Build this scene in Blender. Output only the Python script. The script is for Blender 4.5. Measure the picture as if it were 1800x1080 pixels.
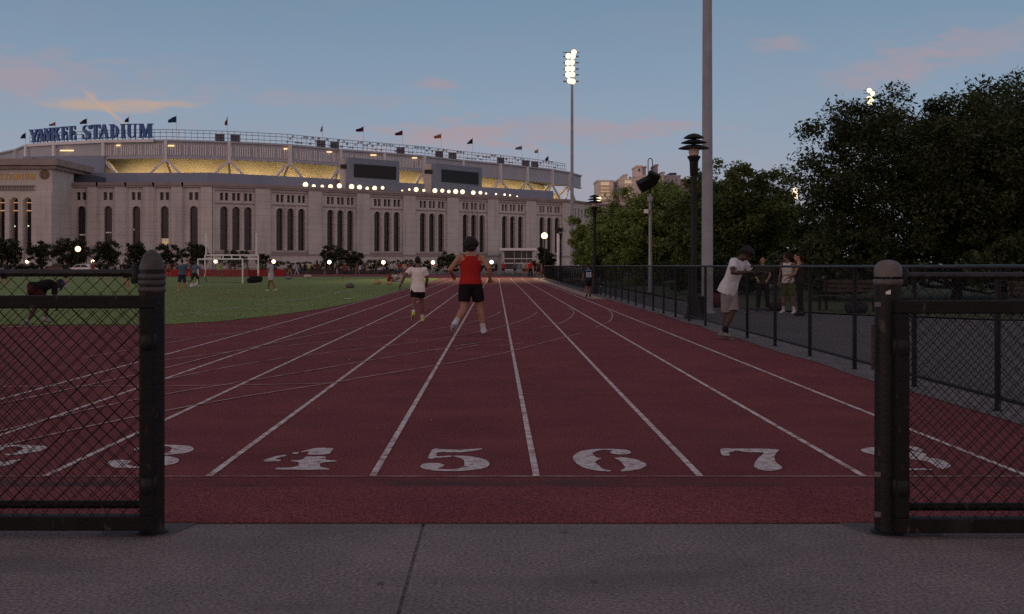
import bpy, bmesh, math, random
import numpy as np
from mathutils import Vector, Matrix
from mathutils.geometry import tessellate_polygon
R = math.radians
random.seed(7)
for o in list(bpy.data.objects): bpy.data.objects.remove(o)
SC = bpy.context.scene
COL = SC.collection

# ------------------------------------------------------------------ camera
CAMZ, F, CX, CY = 1.35, 2000.0, 872.0, 466.0      # eye height, focal length and principal point on the 1800x1080 picture
cam_d = bpy.data.cameras.new('camera'); cam = bpy.data.objects.new('camera', cam_d); COL.objects.link(cam)
cam.location = (0, 0, CAMZ); cam.rotation_euler = (R(90), 0, 0)
cam_d.sensor_width = 36; cam_d.lens = 36*F/1800
cam_d.shift_x = (900-CX)/1800; cam_d.shift_y = -(540-CY)/1800
cam_d.clip_start = 0.05; cam_d.clip_end = 5000
SC.camera = cam

# ------------------------------------------------------------------ sky, sun, exposure
SUN_EL, SUN_AZ = 2.0, 250.0        # low sunset sun, behind the camera on its left
SC.view_settings.view_transform = 'Standard'; SC.view_settings.look = 'None'
SC.view_settings.gamma = 1; SC.view_settings.use_curve_mapping = False
SC.view_settings.exposure = 0.07
world = bpy.data.worlds.new('World'); SC.world = world; world.use_nodes = True
def build_world():
    nt = world.node_tree; N = nt.nodes; L = nt.links; N.clear()
    out = N.new('ShaderNodeOutputWorld'); bg = N.new('ShaderNodeBackground')
    L.new(bg.outputs[0], out.inputs[0]); bg.inputs[1].default_value = 0.15
    sky = N.new('ShaderNodeTexSky'); sky.sky_type = 'NISHITA'; sky.sun_disc = False
    sky.sun_elevation = R(SUN_EL); sky.sun_rotation = R(SUN_AZ); sky.air_density = 1.0; sky.dust_density = 1.0; sky.ozone_density = 3.0
    tc = N.new('ShaderNodeTexCoord')
    sep = N.new('ShaderNodeSeparateXYZ'); L.new(tc.outputs['Generated'], sep.inputs[0])
    def M(op, a, b=None, c=None):
        n = N.new('ShaderNodeMath'); n.operation = op
        for i, v in enumerate((a, b, c)):
            if v is None: continue
            if isinstance(v, (int, float)): n.inputs[i].default_value = v
            else: L.new(v, n.inputs[i])
        return n.outputs[0]
    az = M('ARCTAN2', sep.outputs[0], sep.outputs[1])           # bearing, 0 straight ahead along the track
    el = M('ARCSINE', sep.outputs[2])                           # elevation
    cur = sky.outputs[0]
    def mix(fac, a, b):
        m = N.new('ShaderNodeMix'); m.data_type = 'RGBA'
        if isinstance(fac, (int, float)): m.inputs[0].default_value = fac
        else: L.new(fac, m.inputs[0])
        for s, v in ((m.inputs[6], a), (m.inputs[7], b)):
            if isinstance(v, tuple): s.default_value = (*v, 1)
            else: L.new(v, s)
        return m.outputs[2]
    # dusk gradient: mauve band over the horizon, steel blue above
    rp = N.new('ShaderNodeValToRGB'); L.new(M('MULTIPLY_ADD', el, 1/1.6, 0.0), rp.inputs[0])
    SB = SKYB
    e = rp.color_ramp.elements
    cols = [(0.0, (0.37, 0.35, 0.415)), (0.045, (0.34, 0.38, 0.47)), (0.085, (0.275, 0.362, 0.475)), (0.155, (0.172, 0.28, 0.395)), (0.5, (0.11, 0.17, 0.24)), (1.0, (0.08, 0.12, 0.18))]
    while len(e) < len(cols): e.new(0.5)
    for i, (p, c) in enumerate(cols):
        e[i].position = p; e[i].color = (*[v*SB for v in c], 1)
    gain = N.new('ShaderNodeMix'); gain.data_type = 'RGBA'; gain.blend_type = 'MULTIPLY'; gain.inputs[0].default_value = 1
    L.new(sky.outputs[0], gain.inputs[6]); gain.inputs[7].default_value = (SKYG, SKYG, SKYG, 1)
    cur = mix(0.86, gain.outputs[2], rp.outputs[0])
    # the sunset itself, low in the west behind the camera
    back = N.new('ShaderNodeMapRange'); back.interpolation_type = 'SMOOTHSTEP'; L.new(sep.outputs[1], back.inputs[0]); back.inputs[1].default_value = .25; back.inputs[2].default_value = -.6
    low = N.new('ShaderNodeMapRange'); low.interpolation_type = 'SMOOTHSTEP'; L.new(sep.outputs[2], low.inputs[0]); low.inputs[1].default_value = .95; low.inputs[2].default_value = .05
    cur = mix(M('MULTIPLY', back.outputs[0], low.outputs[0]), cur, tuple(c*SB for c in (.78, .53, .47)))
    over = N.new('ShaderNodeMapRange'); over.interpolation_type = 'SMOOTHSTEP'; L.new(sep.outputs[2], over.inputs[0]); over.inputs[1].default_value = .45; over.inputs[2].default_value = .9
    cur = mix(M('MULTIPLY', over.outputs[0], .8), cur, tuple(c*SB for c in (.27, .215, .235)))
    # thin sunset clouds
    nz = N.new('ShaderNodeTexNoise'); nz.inputs['Scale'].default_value = 9; nz.inputs['Detail'].default_value = 6
    mp = N.new('ShaderNodeMapping'); L.new(tc.outputs['Generated'], mp.inputs[0]); mp.inputs['Scale'].default_value = (1, 1, 4)
    L.new(mp.outputs[0], nz.inputs[0])
    nz2 = N.new('ShaderNodeTexNoise'); nz2.inputs['Scale'].default_value = 40; nz2.inputs['Detail'].default_value = 8; L.new(mp.outputs[0], nz2.inputs[0])
    def cloud(a0, e0, ra, re, col, k, tilt=0.0, soft=1.0):
        nonlocal cur
        da = M('SUBTRACT', az, a0); de = M('SUBTRACT', el, e0)
        de2 = M('SUBTRACT', de, M('MULTIPLY', da, tilt))
        d = M('ADD', M('POWER', M('ABSOLUTE', M('DIVIDE', da, ra)), 2), M('POWER', M('ABSOLUTE', M('DIVIDE', de2, re)), 2))
        base = M('SUBTRACT', 1, M('POWER', d, 0.5))
        v = M('MULTIPLY_ADD', M('SUBTRACT', nz2.outputs[0], 0.5), 2.1*soft, base)
        ss = N.new('ShaderNodeMapRange'); ss.interpolation_type = 'SMOOTHSTEP'; L.new(v, ss.inputs[0]); ss.inputs[1].default_value = 0; ss.inputs[2].default_value = 0.9; ss.inputs[4].default_value = k
        cur = mix(ss.outputs[0], cur, tuple(c*SB for c in col))
    def sc(px, py): return math.atan((px-CX)/F), math.atan((CY-py)/F/math.hypot(1, (px-CX)/F))
    pink = (0.40, 0.29, 0.31); warm = (0.52, 0.36, 0.25)
    for (px, py, w, h, col, k, tilt, so) in [
        (170, 186, 95, 11, warm, .75, -.03, .6), (265, 183, 85, 7, warm, .7, .02, .6), (160, 172, 12, 8, warm, .5, 0, .5), (187, 192, 40, 4.5, warm, .85, -.78, .35),
        (40, 140, 60, 30, pink, .35, 0, 1), (30, 120, 160, 40, pink, .22, 0, 1), (120, 150, 300, 60, pink, .18, 0, 1),
        (768, 148, 45, 13, pink, .6, 0, .7), (790, 240, 150, 28, pink, .6, 0, 1), (950, 230, 260, 26, pink, .38, .0, 1), (1130, 225, 150, 16, pink, .3, 0, 1),
        (1375, 78, 50, 14, pink, .5, 0, .8), (1580, 115, 100, 40, pink, .42, .08, 1), (1740, 75, 120, 35, pink, .38, .1, 1), (1500, 140, 80, 22, pink, .25, 0, 1),
        (560, 175, 260, 16, pink, .22, 0, 1), (600, 330, 900, 90, pink, .25, 0, .6)]:
        a, b = sc(px, py); cloud(a, b, w/F*1.25, h/F*1.35, col, k, tilt, so)
    cl = N.new('ShaderNodeMapRange'); L.new(nz.outputs[0], cl.inputs[0]); cl.inputs[1].default_value = .5; cl.inputs[2].default_value = .8; cl.inputs[4].default_value = .16
    cur = mix(cl.outputs[0], cur, tuple(c*SB for c in (0.30, 0.27, 0.33)))
    L.new(cur, bg.inputs[0])
SKYB = 1/0.15*1.0
SKYG = 1.0
build_world()
sun_d = bpy.data.lights.new('sun', 'SUN'); sun = bpy.data.objects.new('sun', sun_d); COL.objects.link(sun)
sun_d.energy = 0.30; sun_d.angle = R(25); sun_d.color = (1.0, 0.72, 0.55)
sd = Vector((math.sin(R(SUN_AZ))*math.cos(R(6)), math.cos(R(SUN_AZ))*math.cos(R(6)), math.sin(R(6))))
sun.rotation_euler = sd.to_track_quat('Z', 'Y').to_euler()
SC.cycles.use_denoising = False
SC.cycles.max_bounces = 6

# ------------------------------------------------------------------ helpers
def G(px, py, z=0.0):
    """a ground point of the place, read off the photograph"""
    Y = F*(CAMZ-z)/(py-CY); return Vector(((px-CX)*Y/F, Y, z))
def P(px, py, Y): return Vector(((px-CX)*Y/F, Y, CAMZ-(py-CY)*Y/F))
class MB:
    """collects geometry in world (or thing) coordinates and links it as ONE mesh object"""
    def __init__(s): s.v = []; s.f = []; s.sm = []
    def add(s, vs, fs, smooth=False):
        b = len(s.v); s.v += [tuple(v) for v in vs]; s.f += [tuple(b+i for i in f) for f in fs]; s.sm += [smooth]*len(fs); return s
    def box(s, x0, x1, y0, y1, z0, z1):
        return s.add([(x0,y0,z0),(x1,y0,z0),(x1,y1,z0),(x0,y1,z0),(x0,y0,z1),(x1,y0,z1),(x1,y1,z1),(x0,y1,z1)],
                     [(0,3,2,1),(4,5,6,7),(0,1,5,4),(1,2,6,5),(2,3,7,6),(3,0,4,7)])
    def cbox(s, c, ax, ay, az, hx, hy, hz):
        c = Vector(c); v = []
        for k in (-1, 1):
            for (i, j) in ((-1,-1),(1,-1),(1,1),(-1,1)): v.append(c+ax*hx*i+ay*hy*j+az*hz*k)
        return s.add(v, [(0,3,2,1),(4,5,6,7),(0,1,5,4),(1,2,6,5),(2,3,7,6),(3,0,4,7)])
    def beam(s, a, b, w, h=None, up=(0,0,1)):
        a = Vector(a); b = Vector(b); d = (b-a); L = d.length; d.normalize(); up = Vector(up)
        if abs(d.dot(up)) > .98: up = Vector((0,1,0))
        r = d.cross(up).normalized(); u = r.cross(d)
        return s.cbox((a+b)/2, r, d, u, w/2, L/2, (h or w)/2)
    def lathe(s, prof, c=(0,0,0), n=16, smooth=True):
        b = []; c = Vector(c)
        for r, z in prof:
            for i in range(n):
                t = 2*math.pi*i/n; b.append((c.x+r*math.cos(t), c.y+r*math.sin(t), c.z+z))
        fs = []
        for k in range(len(prof)-1):
            for i in range(n):
                j = (i+1) % n; fs.append((k*n+i, k*n+j, (k+1)*n+j, (k+1)*n+i))
        s.add(b, fs, smooth)
        s.add(b[:n], [tuple(range(n-1,-1,-1))]); s.add(b[-n:], [tuple(range(n))]); return s
    def tube(s, pts, r, n=8, smooth=True, side=None, cap=True):
        """r: number, or list of radii, or list of (rx, ry)"""
        pts = [Vector(p) for p in pts]; m = len(pts)
        rr = [r]*m if isinstance(r, (int, float)) else list(r)
        ref = Vector(side) if side is not None else None; vs = []; pr = None
        for k, p in enumerate(pts):
            t = (pts[min(k+1, m-1)]-pts[max(k-1, 0)]).normalized()
            q = ref if ref is not None else (pr if pr is not None else (Vector((1,0,0)) if abs(t.x) < .9 else Vector((0,1,0))))
            x = (q-t*q.dot(t))
            if x.length < 1e-5: x = t.orthogonal()
            x.normalize(); pr = x; y = t.cross(x)
            rx, ry = rr[k] if isinstance(rr[k], (tuple, list)) else (rr[k], rr[k])
            for i in range(n):
                a = 2*math.pi*i/n; vs.append(p+x*rx*math.cos(a)+y*ry*math.sin(a))
        fs = [(k*n+i, k*n+(i+1) % n, (k+1)*n+(i+1) % n, (k+1)*n+i) for k in range(m-1) for i in range(n)]
        s.add(vs, fs, smooth)
        if cap: s.add(vs[:n], [tuple(range(n-1,-1,-1))]); s.add(vs[-n:], [tuple(range(n))])
        return s
    def ball(s, c, rx, ry=None, rz=None, n=12, m=8, rot=None):
        ry = ry or rx; rz = rz or rx; c = Vector(c); vs = []
        for j in range(1, m):
            ph = math.pi*j/m
            for i in range(n):
                t = 2*math.pi*i/n; v = Vector((rx*math.sin(ph)*math.cos(t), ry*math.sin(ph)*math.sin(t), rz*math.cos(ph)))
                vs.append(c+(rot @ v if rot else v))
        top = Vector((0,0,rz)); top = rot @ top if rot else top
        vs += [c+top, c-top]; a = len(vs)-2; fs = []
        for j in range(m-2):
            for i in range(n): fs.append((j*n+i, (j+1)*n+i, (j+1)*n+(i+1) % n, j*n+(i+1) % n))
        for i in range(n): fs.append((a, i, (i+1) % n)); fs.append((a+1, (m-2)*n+(i+1) % n, (m-2)*n+i))
        return s.add(vs, fs, True)
    def poly(s, pts, z=0.0):
        """flat polygon in plan"""
        p3 = [Vector((p[0], p[1], 0)) for p in pts]
        for t in tessellate_polygon([p3]):
            a, b, c = t
            if (p3[b]-p3[a]).cross(p3[c]-p3[a]).z < 0: a, c = c, a
            s.add([(p3[i].x, p3[i].y, z) for i in (a, b, c)], [(0, 1, 2)])
        return s
    def prism(s, pts, fn, d0, d1):
        """outline pts (u,w) pushed through fn(u,w,depth) with thickness d0..d1"""
        n = len(pts); q = [Vector((p[0], p[1], 0)) for p in pts]
        ar = sum(q[i].x*q[(i+1) % n].y-q[(i+1) % n].x*q[i].y for i in range(n))
        if ar < 0: pts = pts[::-1]; q = q[::-1]
        vs = [fn(p[0], p[1], d0) for p in pts]+[fn(p[0], p[1], d1) for p in pts]; fs = []
        for t in tessellate_polygon([q]):
            a, b, c = t
            if (q[b]-q[a]).cross(q[c]-q[a]).z < 0: a, c = c, a
            fs.append((a, b, c)); fs.append((n+c, n+b, n+a))
        for i in range(n): j = (i+1) % n; fs.append((i, n+i, n+j, j))
        return s.add(vs, fs)
    def build(s, name, mat, parent=None, kind=None):
        me = bpy.data.meshes.new(name)
        off = parent_loc(parent) if parent else Vector((0,0,0))
        v = np.array(s.v, dtype=np.float32).reshape(-1, 3)-np.array(off, dtype=np.float32)
        me.from_pydata([tuple(map(float, q)) for q in v], [], s.f)
        me.polygons.foreach_set('use_smooth', s.sm)
        o = bpy.data.objects.new(name, me); COL.objects.link(o)
        if mat: me.materials.append(mat)
        if parent: o.parent = parent
        if kind: o['kind'] = kind
        me.update(); return o
def parent_loc(p):
    q = Vector((0,0,0))
    while p: q = q+p.location; p = p.parent
    return q
def thing(name, label, cat, loc=(0,0,0), rz=0, group=None, kind=None):
    o = bpy.data.objects.new(name, None); COL.objects.link(o); o.location = loc; o.rotation_euler = (0, 0, rz)
    o.empty_display_size = .2; return tag(o, label, cat, group, kind)
def tag(o, label=None, cat=None, group=None, kind=None):
    if label: o['label'] = label
    if cat: o['category'] = cat
    if group: o['group'] = group
    if kind: o['kind'] = kind
    return o
def dup(root, loc=None, rz=None, label=None, scale=None):
    r = root.copy(); COL.objects.link(r)
    if loc is not None: r.location = loc
    if rz is not None: r.rotation_euler = (0, 0, rz)
    if scale is not None: r.scale = scale if isinstance(scale, tuple) else (scale,)*3
    if label: r['label'] = label
    for ch in list(root.children):
        c = ch.copy(); COL.objects.link(c); c.parent = r
        for g in list(ch.children):
            d = g.copy(); COL.objects.link(d); d.parent = c
    return r
# ------------------------------------------------------------------ materials
def mat(name, c1, c2=None, scale=6, rough=.8, bump=0, bscale=None, metal=0, spec=.3, fine=None, detail=6, finek=.4):
    m = bpy.data.materials.new(name); m.use_nodes = True; nt = m.node_tree; N = nt.nodes; L = nt.links
    b = N['Principled BSDF']; b.inputs['Roughness'].default_value = rough; b.inputs['Metallic'].default_value = metal
    b.inputs['Specular IOR Level'].default_value = spec
    tc = N.new('ShaderNodeTexCoord'); c2 = c2 or tuple(v*.75 for v in c1)
    nz = N.new('ShaderNodeTexNoise'); nz.inputs['Scale'].default_value = scale; nz.inputs['Detail'].default_value = detail; nz.inputs['Roughness'].default_value = .65
    L.new(tc.outputs['Object'], nz.inputs[0])
    rp = N.new('ShaderNodeValToRGB'); L.new(nz.outputs[0], rp.inputs[0]); e = rp.color_ramp.elements
    e[0].position = .3; e[0].color = (*c2, 1); e[1].position = .7; e[1].color = (*c1, 1)
    out = rp.outputs[0]
    if fine:
        n3 = N.new('ShaderNodeTexNoise'); n3.inputs['Scale'].default_value = fine; n3.inputs['Detail'].default_value = 3; L.new(tc.outputs['Object'], n3.inputs[0])
        mx = N.new('ShaderNodeMix'); mx.data_type = 'RGBA'; mx.blend_type = 'OVERLAY'; mx.inputs[0].default_value = .8
        n3r = N.new('ShaderNodeMapRange'); L.new(n3.outputs[0], n3r.inputs[0]); n3r.inputs[1].default_value = .28; n3r.inputs[2].default_value = .72; n3r.inputs[3].default_value = .5-finek; n3r.inputs[4].default_value = .5+finek; L.new(out, mx.inputs[6]); L.new(n3r.outputs[0], mx.inputs[7]); out = mx.outputs[2]
    L.new(out, b.inputs['Base Color'])
    if bump:
        n2 = N.new('ShaderNodeTexNoise'); n2.inputs['Scale'].default_value = bscale or scale*8; n2.inputs['Detail'].default_value = 4; L.new(tc.outputs['Object'], n2.inputs[0])
        bm = N.new('ShaderNodeBump'); bm.inputs['Strength'].default_value = bump; bm.inputs['Distance'].default_value = .02; L.new(n2.outputs[0], bm.inputs['Height']); L.new(bm.outputs[0], b.inputs['Normal'])
    return m
def emit(name, c, k):
    m = bpy.data.materials.new(name); m.use_nodes = True; N = m.node_tree.nodes; b = N['Principled BSDF']
    b.inputs['Base Color'].default_value = (.8,.8,.8,1); b.inputs['Emission Color'].default_value = (*c, 1); b.inputs['Emission Strength'].default_value = k; return m
def leafmat(name, c1, c2):
    m = bpy.data.materials.new(name); m.use_nodes = True; nt = m.node_tree; N = nt.nodes; L = nt.links; b = N['Principled BSDF']
    g = N.new('ShaderNodeNewGeometry'); rp = N.new('ShaderNodeValToRGB'); L.new(g.outputs['Random Per Island'], rp.inputs[0])
    e = rp.color_ramp.elements; e[0].color = (*c2, 1); e[1].color = (*c1, 1); e[1].position = .9
    L.new(rp.outputs[0], b.inputs['Base Color']); b.inputs['Roughness'].default_value = .6; b.inputs['Specular IOR Level'].default_value = .25
    tr = N.new('ShaderNodeBsdfTranslucent'); L.new(rp.outputs[0], tr.inputs[0]); ms = N.new('ShaderNodeMixShader'); ms.inputs[0].default_value = .25
    L.new(b.outputs[0], ms.inputs[1]); L.new(tr.outputs[0], ms.inputs[2]); L.new(ms.outputs[0], N['Material Output'].inputs[0]); return m
MT = {}
MT['stone'] = mat('limestone', (.57,.535,.52), (.48,.445,.435), .22, .85, .15, 3)
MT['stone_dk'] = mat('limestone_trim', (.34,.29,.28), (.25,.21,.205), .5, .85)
MT['glass'] = mat('dark_window', (.03,.024,.026), (.012,.011,.013), .25, .25, spec=.5)
MT['frieze'] = mat('white_frieze', (.42,.43,.48), (.34,.355,.41), .3, .6)
MT['steelw'] = mat('white_steel', (.72,.70,.72), (.6,.59,.62), .5, .5)
MT['parapet'] = mat('blue_grey_cladding', (.25,.28,.37), (.20,.235,.32), .15, .6)
MT['slate'] = mat('slate_cladding', (.075,.10,.13), (.055,.075,.10), .2, .6)
MT['board'] = mat('scoreboard_frame', (.20,.235,.31), (.165,.20,.27), .3, .6)
MT['screen'] = mat('dark_screen', (.012,.010,.011), (.008,.007,.008), 2, .35)
MT['seats'] = mat('stand_rows', (.62,.55,.38), (.48,.41,.27), .25, .8)
MT['black'] = mat('black_paint', (.010,.009,.010), (.006,.0055,.006), 14, .55, .15, 60, spec=.18)
MT['blackgal'] = mat('worn_black_post', (.016,.0145,.0155), (.0075,.007,.0075), 7, .5, .2, 50, spec=.22)
MT['galv'] = mat('galvanised_steel', (.34,.33,.35), (.22,.22,.24), 1.6, .55, .1, 20, metal=.2)
MT['concrete'] = mat('pavement_concrete', (.258,.214,.214), (.172,.145,.149), 1.3, .95, .5, 130, spec=.15, fine=60, detail=10, finek=.34)
MT['curb'] = mat('curb_concrete', (.19,.17,.172), (.12,.105,.108), 2, .95, .4, 60, spec=.15, fine=30)
MT['tan'] = mat('pale_tan_strip', (.36,.27,.21), (.28,.2,.16), 1.2, .95)
MT['asphalt'] = mat('path_asphalt', (.14,.124,.128), (.105,.092,.096), .6, .95, .5, 60, spec=.15, fine=25)
MT['soil'] = mat('dark_ground', (.05,.052,.035), (.03,.032,.022), .3, 1)
MT['bark'] = mat('bark', (.05,.04,.032), (.03,.024,.02), 5, .95)
MT['blue'] = mat('sign_blue', (.06,.13,.36), (.05,.11,.30), .6, .5)
MT['gold'] = mat('gold_letters', (.55,.36,.10), (.42,.27,.07), 2, .35, metal=.6)
MT['lamp'] = emit('lit_globe', (1, .68, .36), 2.2)
MT['flood'] = emit('lit_floodlight', (1, .76, .46), 1.5)
MT['warmbar'] = emit('warm_fixture', (1, .62, .25), 1.2)
MT['winlit'] = emit('lit_window', (1, .62, .2), .16)
MT['lampglass'] = mat('unlit_lamp_glass', (.55,.45,.38), (.45,.37,.32), 4, .3)
MT['white'] = mat('white_paint_metal', (.8,.78,.78), (.68,.66,.66), 4, .5)
MT['skinA'] = mat('skin_medium', (.36,.19,.12), (.30,.15,.095), 12, .6)
MT['skinB'] = mat('skin_dark', (.075,.04,.03), (.055,.03,.022), 12, .55)
MT['skinC'] = mat('skin_brown', (.18,.09,.06), (.14,.07,.045), 12, .55)
MT['hair'] = mat('black_hair', (.012,.009,.008), (.007,.006,.006), 60, .6, .6, 120)
_cm = {}
def cloth(c, name='cloth'):
    k = tuple(round(v, 3) for v in c)
    if k not in _cm: _cm[k] = mat(name, c, tuple(v*.78 for v in c), 9, .9, .5, 14, spec=.1)
    return _cm[k]
def track_mat(name, c1, c2, stain=True):
    m = mat(name, c1, c2, .9, .95, .6, 180, spec=.12, fine=75, detail=9, finek=.5); nt = m.node_tree; N = nt.nodes; L = nt.links; b = N['Principled BSDF']
    src = b.inputs['Base Color'].links[0].from_socket
    tc = N.new('ShaderNodeTexCoord')
    def blot(vec_scale, lo, hi, amt, col, src, win=None):
        mp = N.new('ShaderNodeMapping'); L.new(tc.outputs['Object'], mp.inputs[0]); mp.inputs['Scale'].default_value = vec_scale
        nz = N.new('ShaderNodeTexNoise'); nz.inputs['Scale'].default_value = 1; nz.inputs['Detail'].default_value = 7; nz.inputs['Roughness'].default_value = .7; L.new(mp.outputs[0], nz.inputs[0])
        mr = N.new('ShaderNodeMapRange'); mr.interpolation_type = 'SMOOTHSTEP'; L.new(nz.outputs[0], mr.inputs[0]); mr.inputs[1].default_value = lo; mr.inputs[2].default_value = hi; mr.inputs[4].default_value = amt
        f = mr.outputs[0]
        if win:
            sp = N.new('ShaderNodeSeparateXYZ'); L.new(tc.outputs['Object'], sp.inputs[0])
            a = N.new('ShaderNodeMapRange'); L.new(sp.outputs[1], a.inputs[0]); a.inputs[1].default_value = win[0]; a.inputs[2].default_value = win[1]
            c = N.new('ShaderNodeMapRange'); L.new(sp.outputs[1], c.inputs[0]); c.inputs[1].default_value = win[3]; c.inputs[2].default_value = win[2]
            p = N.new('ShaderNodeMath'); p.operation = 'MULTIPLY'; L.new(a.outputs[0], p.inputs[0]); L.new(c.outputs[0], p.inputs[1])
            q = N.new('ShaderNodeMath'); q.operation = 'MULTIPLY'; L.new(p.outputs[0], q.inputs[0]); L.new(f, q.inputs[1]); f = q.outputs[0]
        mx = N.new('ShaderNodeMix'); mx.data_type = 'RGBA'; L.new(f, mx.inputs[0]); L.new(src, mx.inputs[6]); mx.inputs[7].default_value = (*col, 1); return mx.outputs[2]
    if stain:
        src = blot((.35,.12,1), .45, .75, .35, (.10,.05,.05), src)
        src = blot((1.1,.25,1), .62, .78, .7, (.075,.075,.075), src, (12, 18, 45, 60))
        src = blot((1.3,.8,1), .56, .74, .6, (.06,.05,.052), src, (6.95, 7.4, 8.2, 9.4))
        src = blot((.75,2.2,1), .46, .62, .72, (.05,.052,.05), src, (6.86, 6.93, 7.03, 7.24))
        src = blot((1.5,5,1), .35, .7, .3, (.07,.035,.04), src, (6.8, 6.95, 7.0, 7.25))
        src = blot((.16,.9,1), .5, .68, .28, (.27,.075,.078), src); src = blot((6,.5,1), .58, .74, .3, (.10,.04,.046), src)
    L.new(src, b.inputs['Base Color']); return m
MT['track'] = track_mat('red_track_rubber', (.245,.064,.066), (.155,.041,.046))
MT['apron'] = track_mat('red_apron_rubber', (.262,.070,.073), (.185,.048,.053), False)
def extra(m, kind):
    nt = m.node_tree; N = nt.nodes; L = nt.links; b = N['Principled BSDF']; src = b.inputs['Base Color'].links[0].from_socket; tc = N.new('ShaderNodeTexCoord')
    def nz(scale, sc=(1,1,1), det=5):
        mp = N.new('ShaderNodeMapping'); L.new(tc.outputs['Object'], mp.inputs[0]); mp.inputs['Scale'].default_value = sc; n = N.new('ShaderNodeTexNoise'); n.inputs['Scale'].default_value = scale; n.inputs['Detail'].default_value = det; L.new(mp.outputs[0], n.inputs[0]); return n.outputs[0]
    def mr(v, a, c, k):
        r = N.new('ShaderNodeMapRange'); r.interpolation_type = 'SMOOTHSTEP'; L.new(v, r.inputs[0]); r.inputs[1].default_value = a; r.inputs[2].default_value = c; r.inputs[4].default_value = k; return r.outputs[0]
    def mix(f, s_, col):
        x = N.new('ShaderNodeMix'); x.data_type = 'RGBA'; L.new(f, x.inputs[0]); L.new(s_, x.inputs[6]); x.inputs[7].default_value = (*col, 1); return x.outputs[2]
    if kind == 'stone':
        src = mix(mr(nz(1, (.9,.9,.05)), .52, .72, .45), src, (.27,.245,.245)); src = mix(mr(nz(1, (.25,.25,.12)), .5, .7, .4), src, (.37,.335,.33))
        sp = N.new('ShaderNodeSeparateXYZ'); L.new(tc.outputs['Object'], sp.inputs[0])
        f = N.new('ShaderNodeMath'); f.operation = 'FRACT'; d = N.new('ShaderNodeMath'); d.operation = 'DIVIDE'; L.new(sp.outputs[2], d.inputs[0]); d.inputs[1].default_value = 1.55; L.new(d.outputs[0], f.inputs[0])
        src = mix(mr(f.outputs[0], .94, .97, .5), src, (.22,.19,.185))
    if kind == 'pave':
        v = N.new('ShaderNodeTexVoronoi'); v.inputs['Scale'].default_value = 3.2; mp = N.new('ShaderNodeMapping'); L.new(tc.outputs['Object'], mp.inputs[0]); mp.inputs['Scale'].default_value = (1,.6,1); L.new(mp.outputs[0], v.inputs[0])
        src = mix(mr(v.outputs[0], .075, .045, .65), src, (.06,.05,.053)); v2 = N.new('ShaderNodeTexVoronoi'); v2.inputs['Scale'].default_value = 9; L.new(tc.outputs['Object'], v2.inputs[0]); src = mix(mr(v2.outputs[0], .09, .04, .6), src, (.09,.077,.08))
        src = mix(mr(nz(1, (.7,1.6,1), 8), .5, .72, .55), src, (.125,.105,.112)); src = mix(mr(nz(2.3, (1,1,1), 9), .58, .75, .4), src, (.30,.255,.255))
    if kind == 'chips':
        src = mix(mr(nz(26, (1,1,.35), 6), .62, .72, .7), src, (.075,.055,.05)); src = mix(mr(nz(5, (1,1,.3), 6), .55, .75, .5), src, (.03,.028,.031))
    if kind == 'turf':
        src = mix(mr(nz(.10, (1,.5,1), 7), .5, .72, .6), src, (.20,.165,.085)); src = mix(mr(nz(1.1, (1,.4,1), 6), .55, .8, .6), src, (.10,.12,.05))
    L.new(src, b.inputs['Base Color'])
extra(MT['stone'], 'stone'); extra(MT['concrete'], 'pave'); extra(MT['blackgal'], 'chips'); extra(MT['black'], 'chips')
def paint_mat(name, c, lo, hi, sc):
    m = mat(name, c, tuple(v*.8 for v in c), 8, .85, spec=.2); nt = m.node_tree; N = nt.nodes; L = nt.links; b = N['Principled BSDF']
    src = b.inputs['Base Color'].links[0].from_socket; tc = N.new('ShaderNodeTexCoord')
    nz = N.new('ShaderNodeTexNoise'); nz.inputs['Scale'].default_value = sc; nz.inputs['Detail'].default_value = 8; nz.inputs['Roughness'].default_value = .75; L.new(tc.outputs['Object'], nz.inputs[0])
    mr = N.new('ShaderNodeMapRange'); L.new(nz.outputs[0], mr.inputs[0]); mr.inputs[1].default_value = lo; mr.inputs[2].default_value = hi
    mx = N.new('ShaderNodeMix'); mx.data_type = 'RGBA'; L.new(mr.outputs[0], mx.inputs[0]); mx.inputs[6].default_value = (.26,.08,.078,1); L.new(src, mx.inputs[7]); L.new(mx.outputs[2], b.inputs['Base Color']); return m
MT['line'] = paint_mat('worn_white_line', (.74,.66,.63), .36, .56, 7)
MT['line_thin'] = paint_mat('faded_white_line', (.62,.50,.48), .38, .66, 3)
MT['num'] = paint_mat('stencilled_white', (.66,.60,.585), .36, .52, 16)
MT['grassm'] = mat('turf', (.225,.285,.10), (.16,.21,.075), .25, 1, .7, 25, spec=.08, fine=9, detail=9)
extra(MT['grassm'], 'turf')
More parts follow.
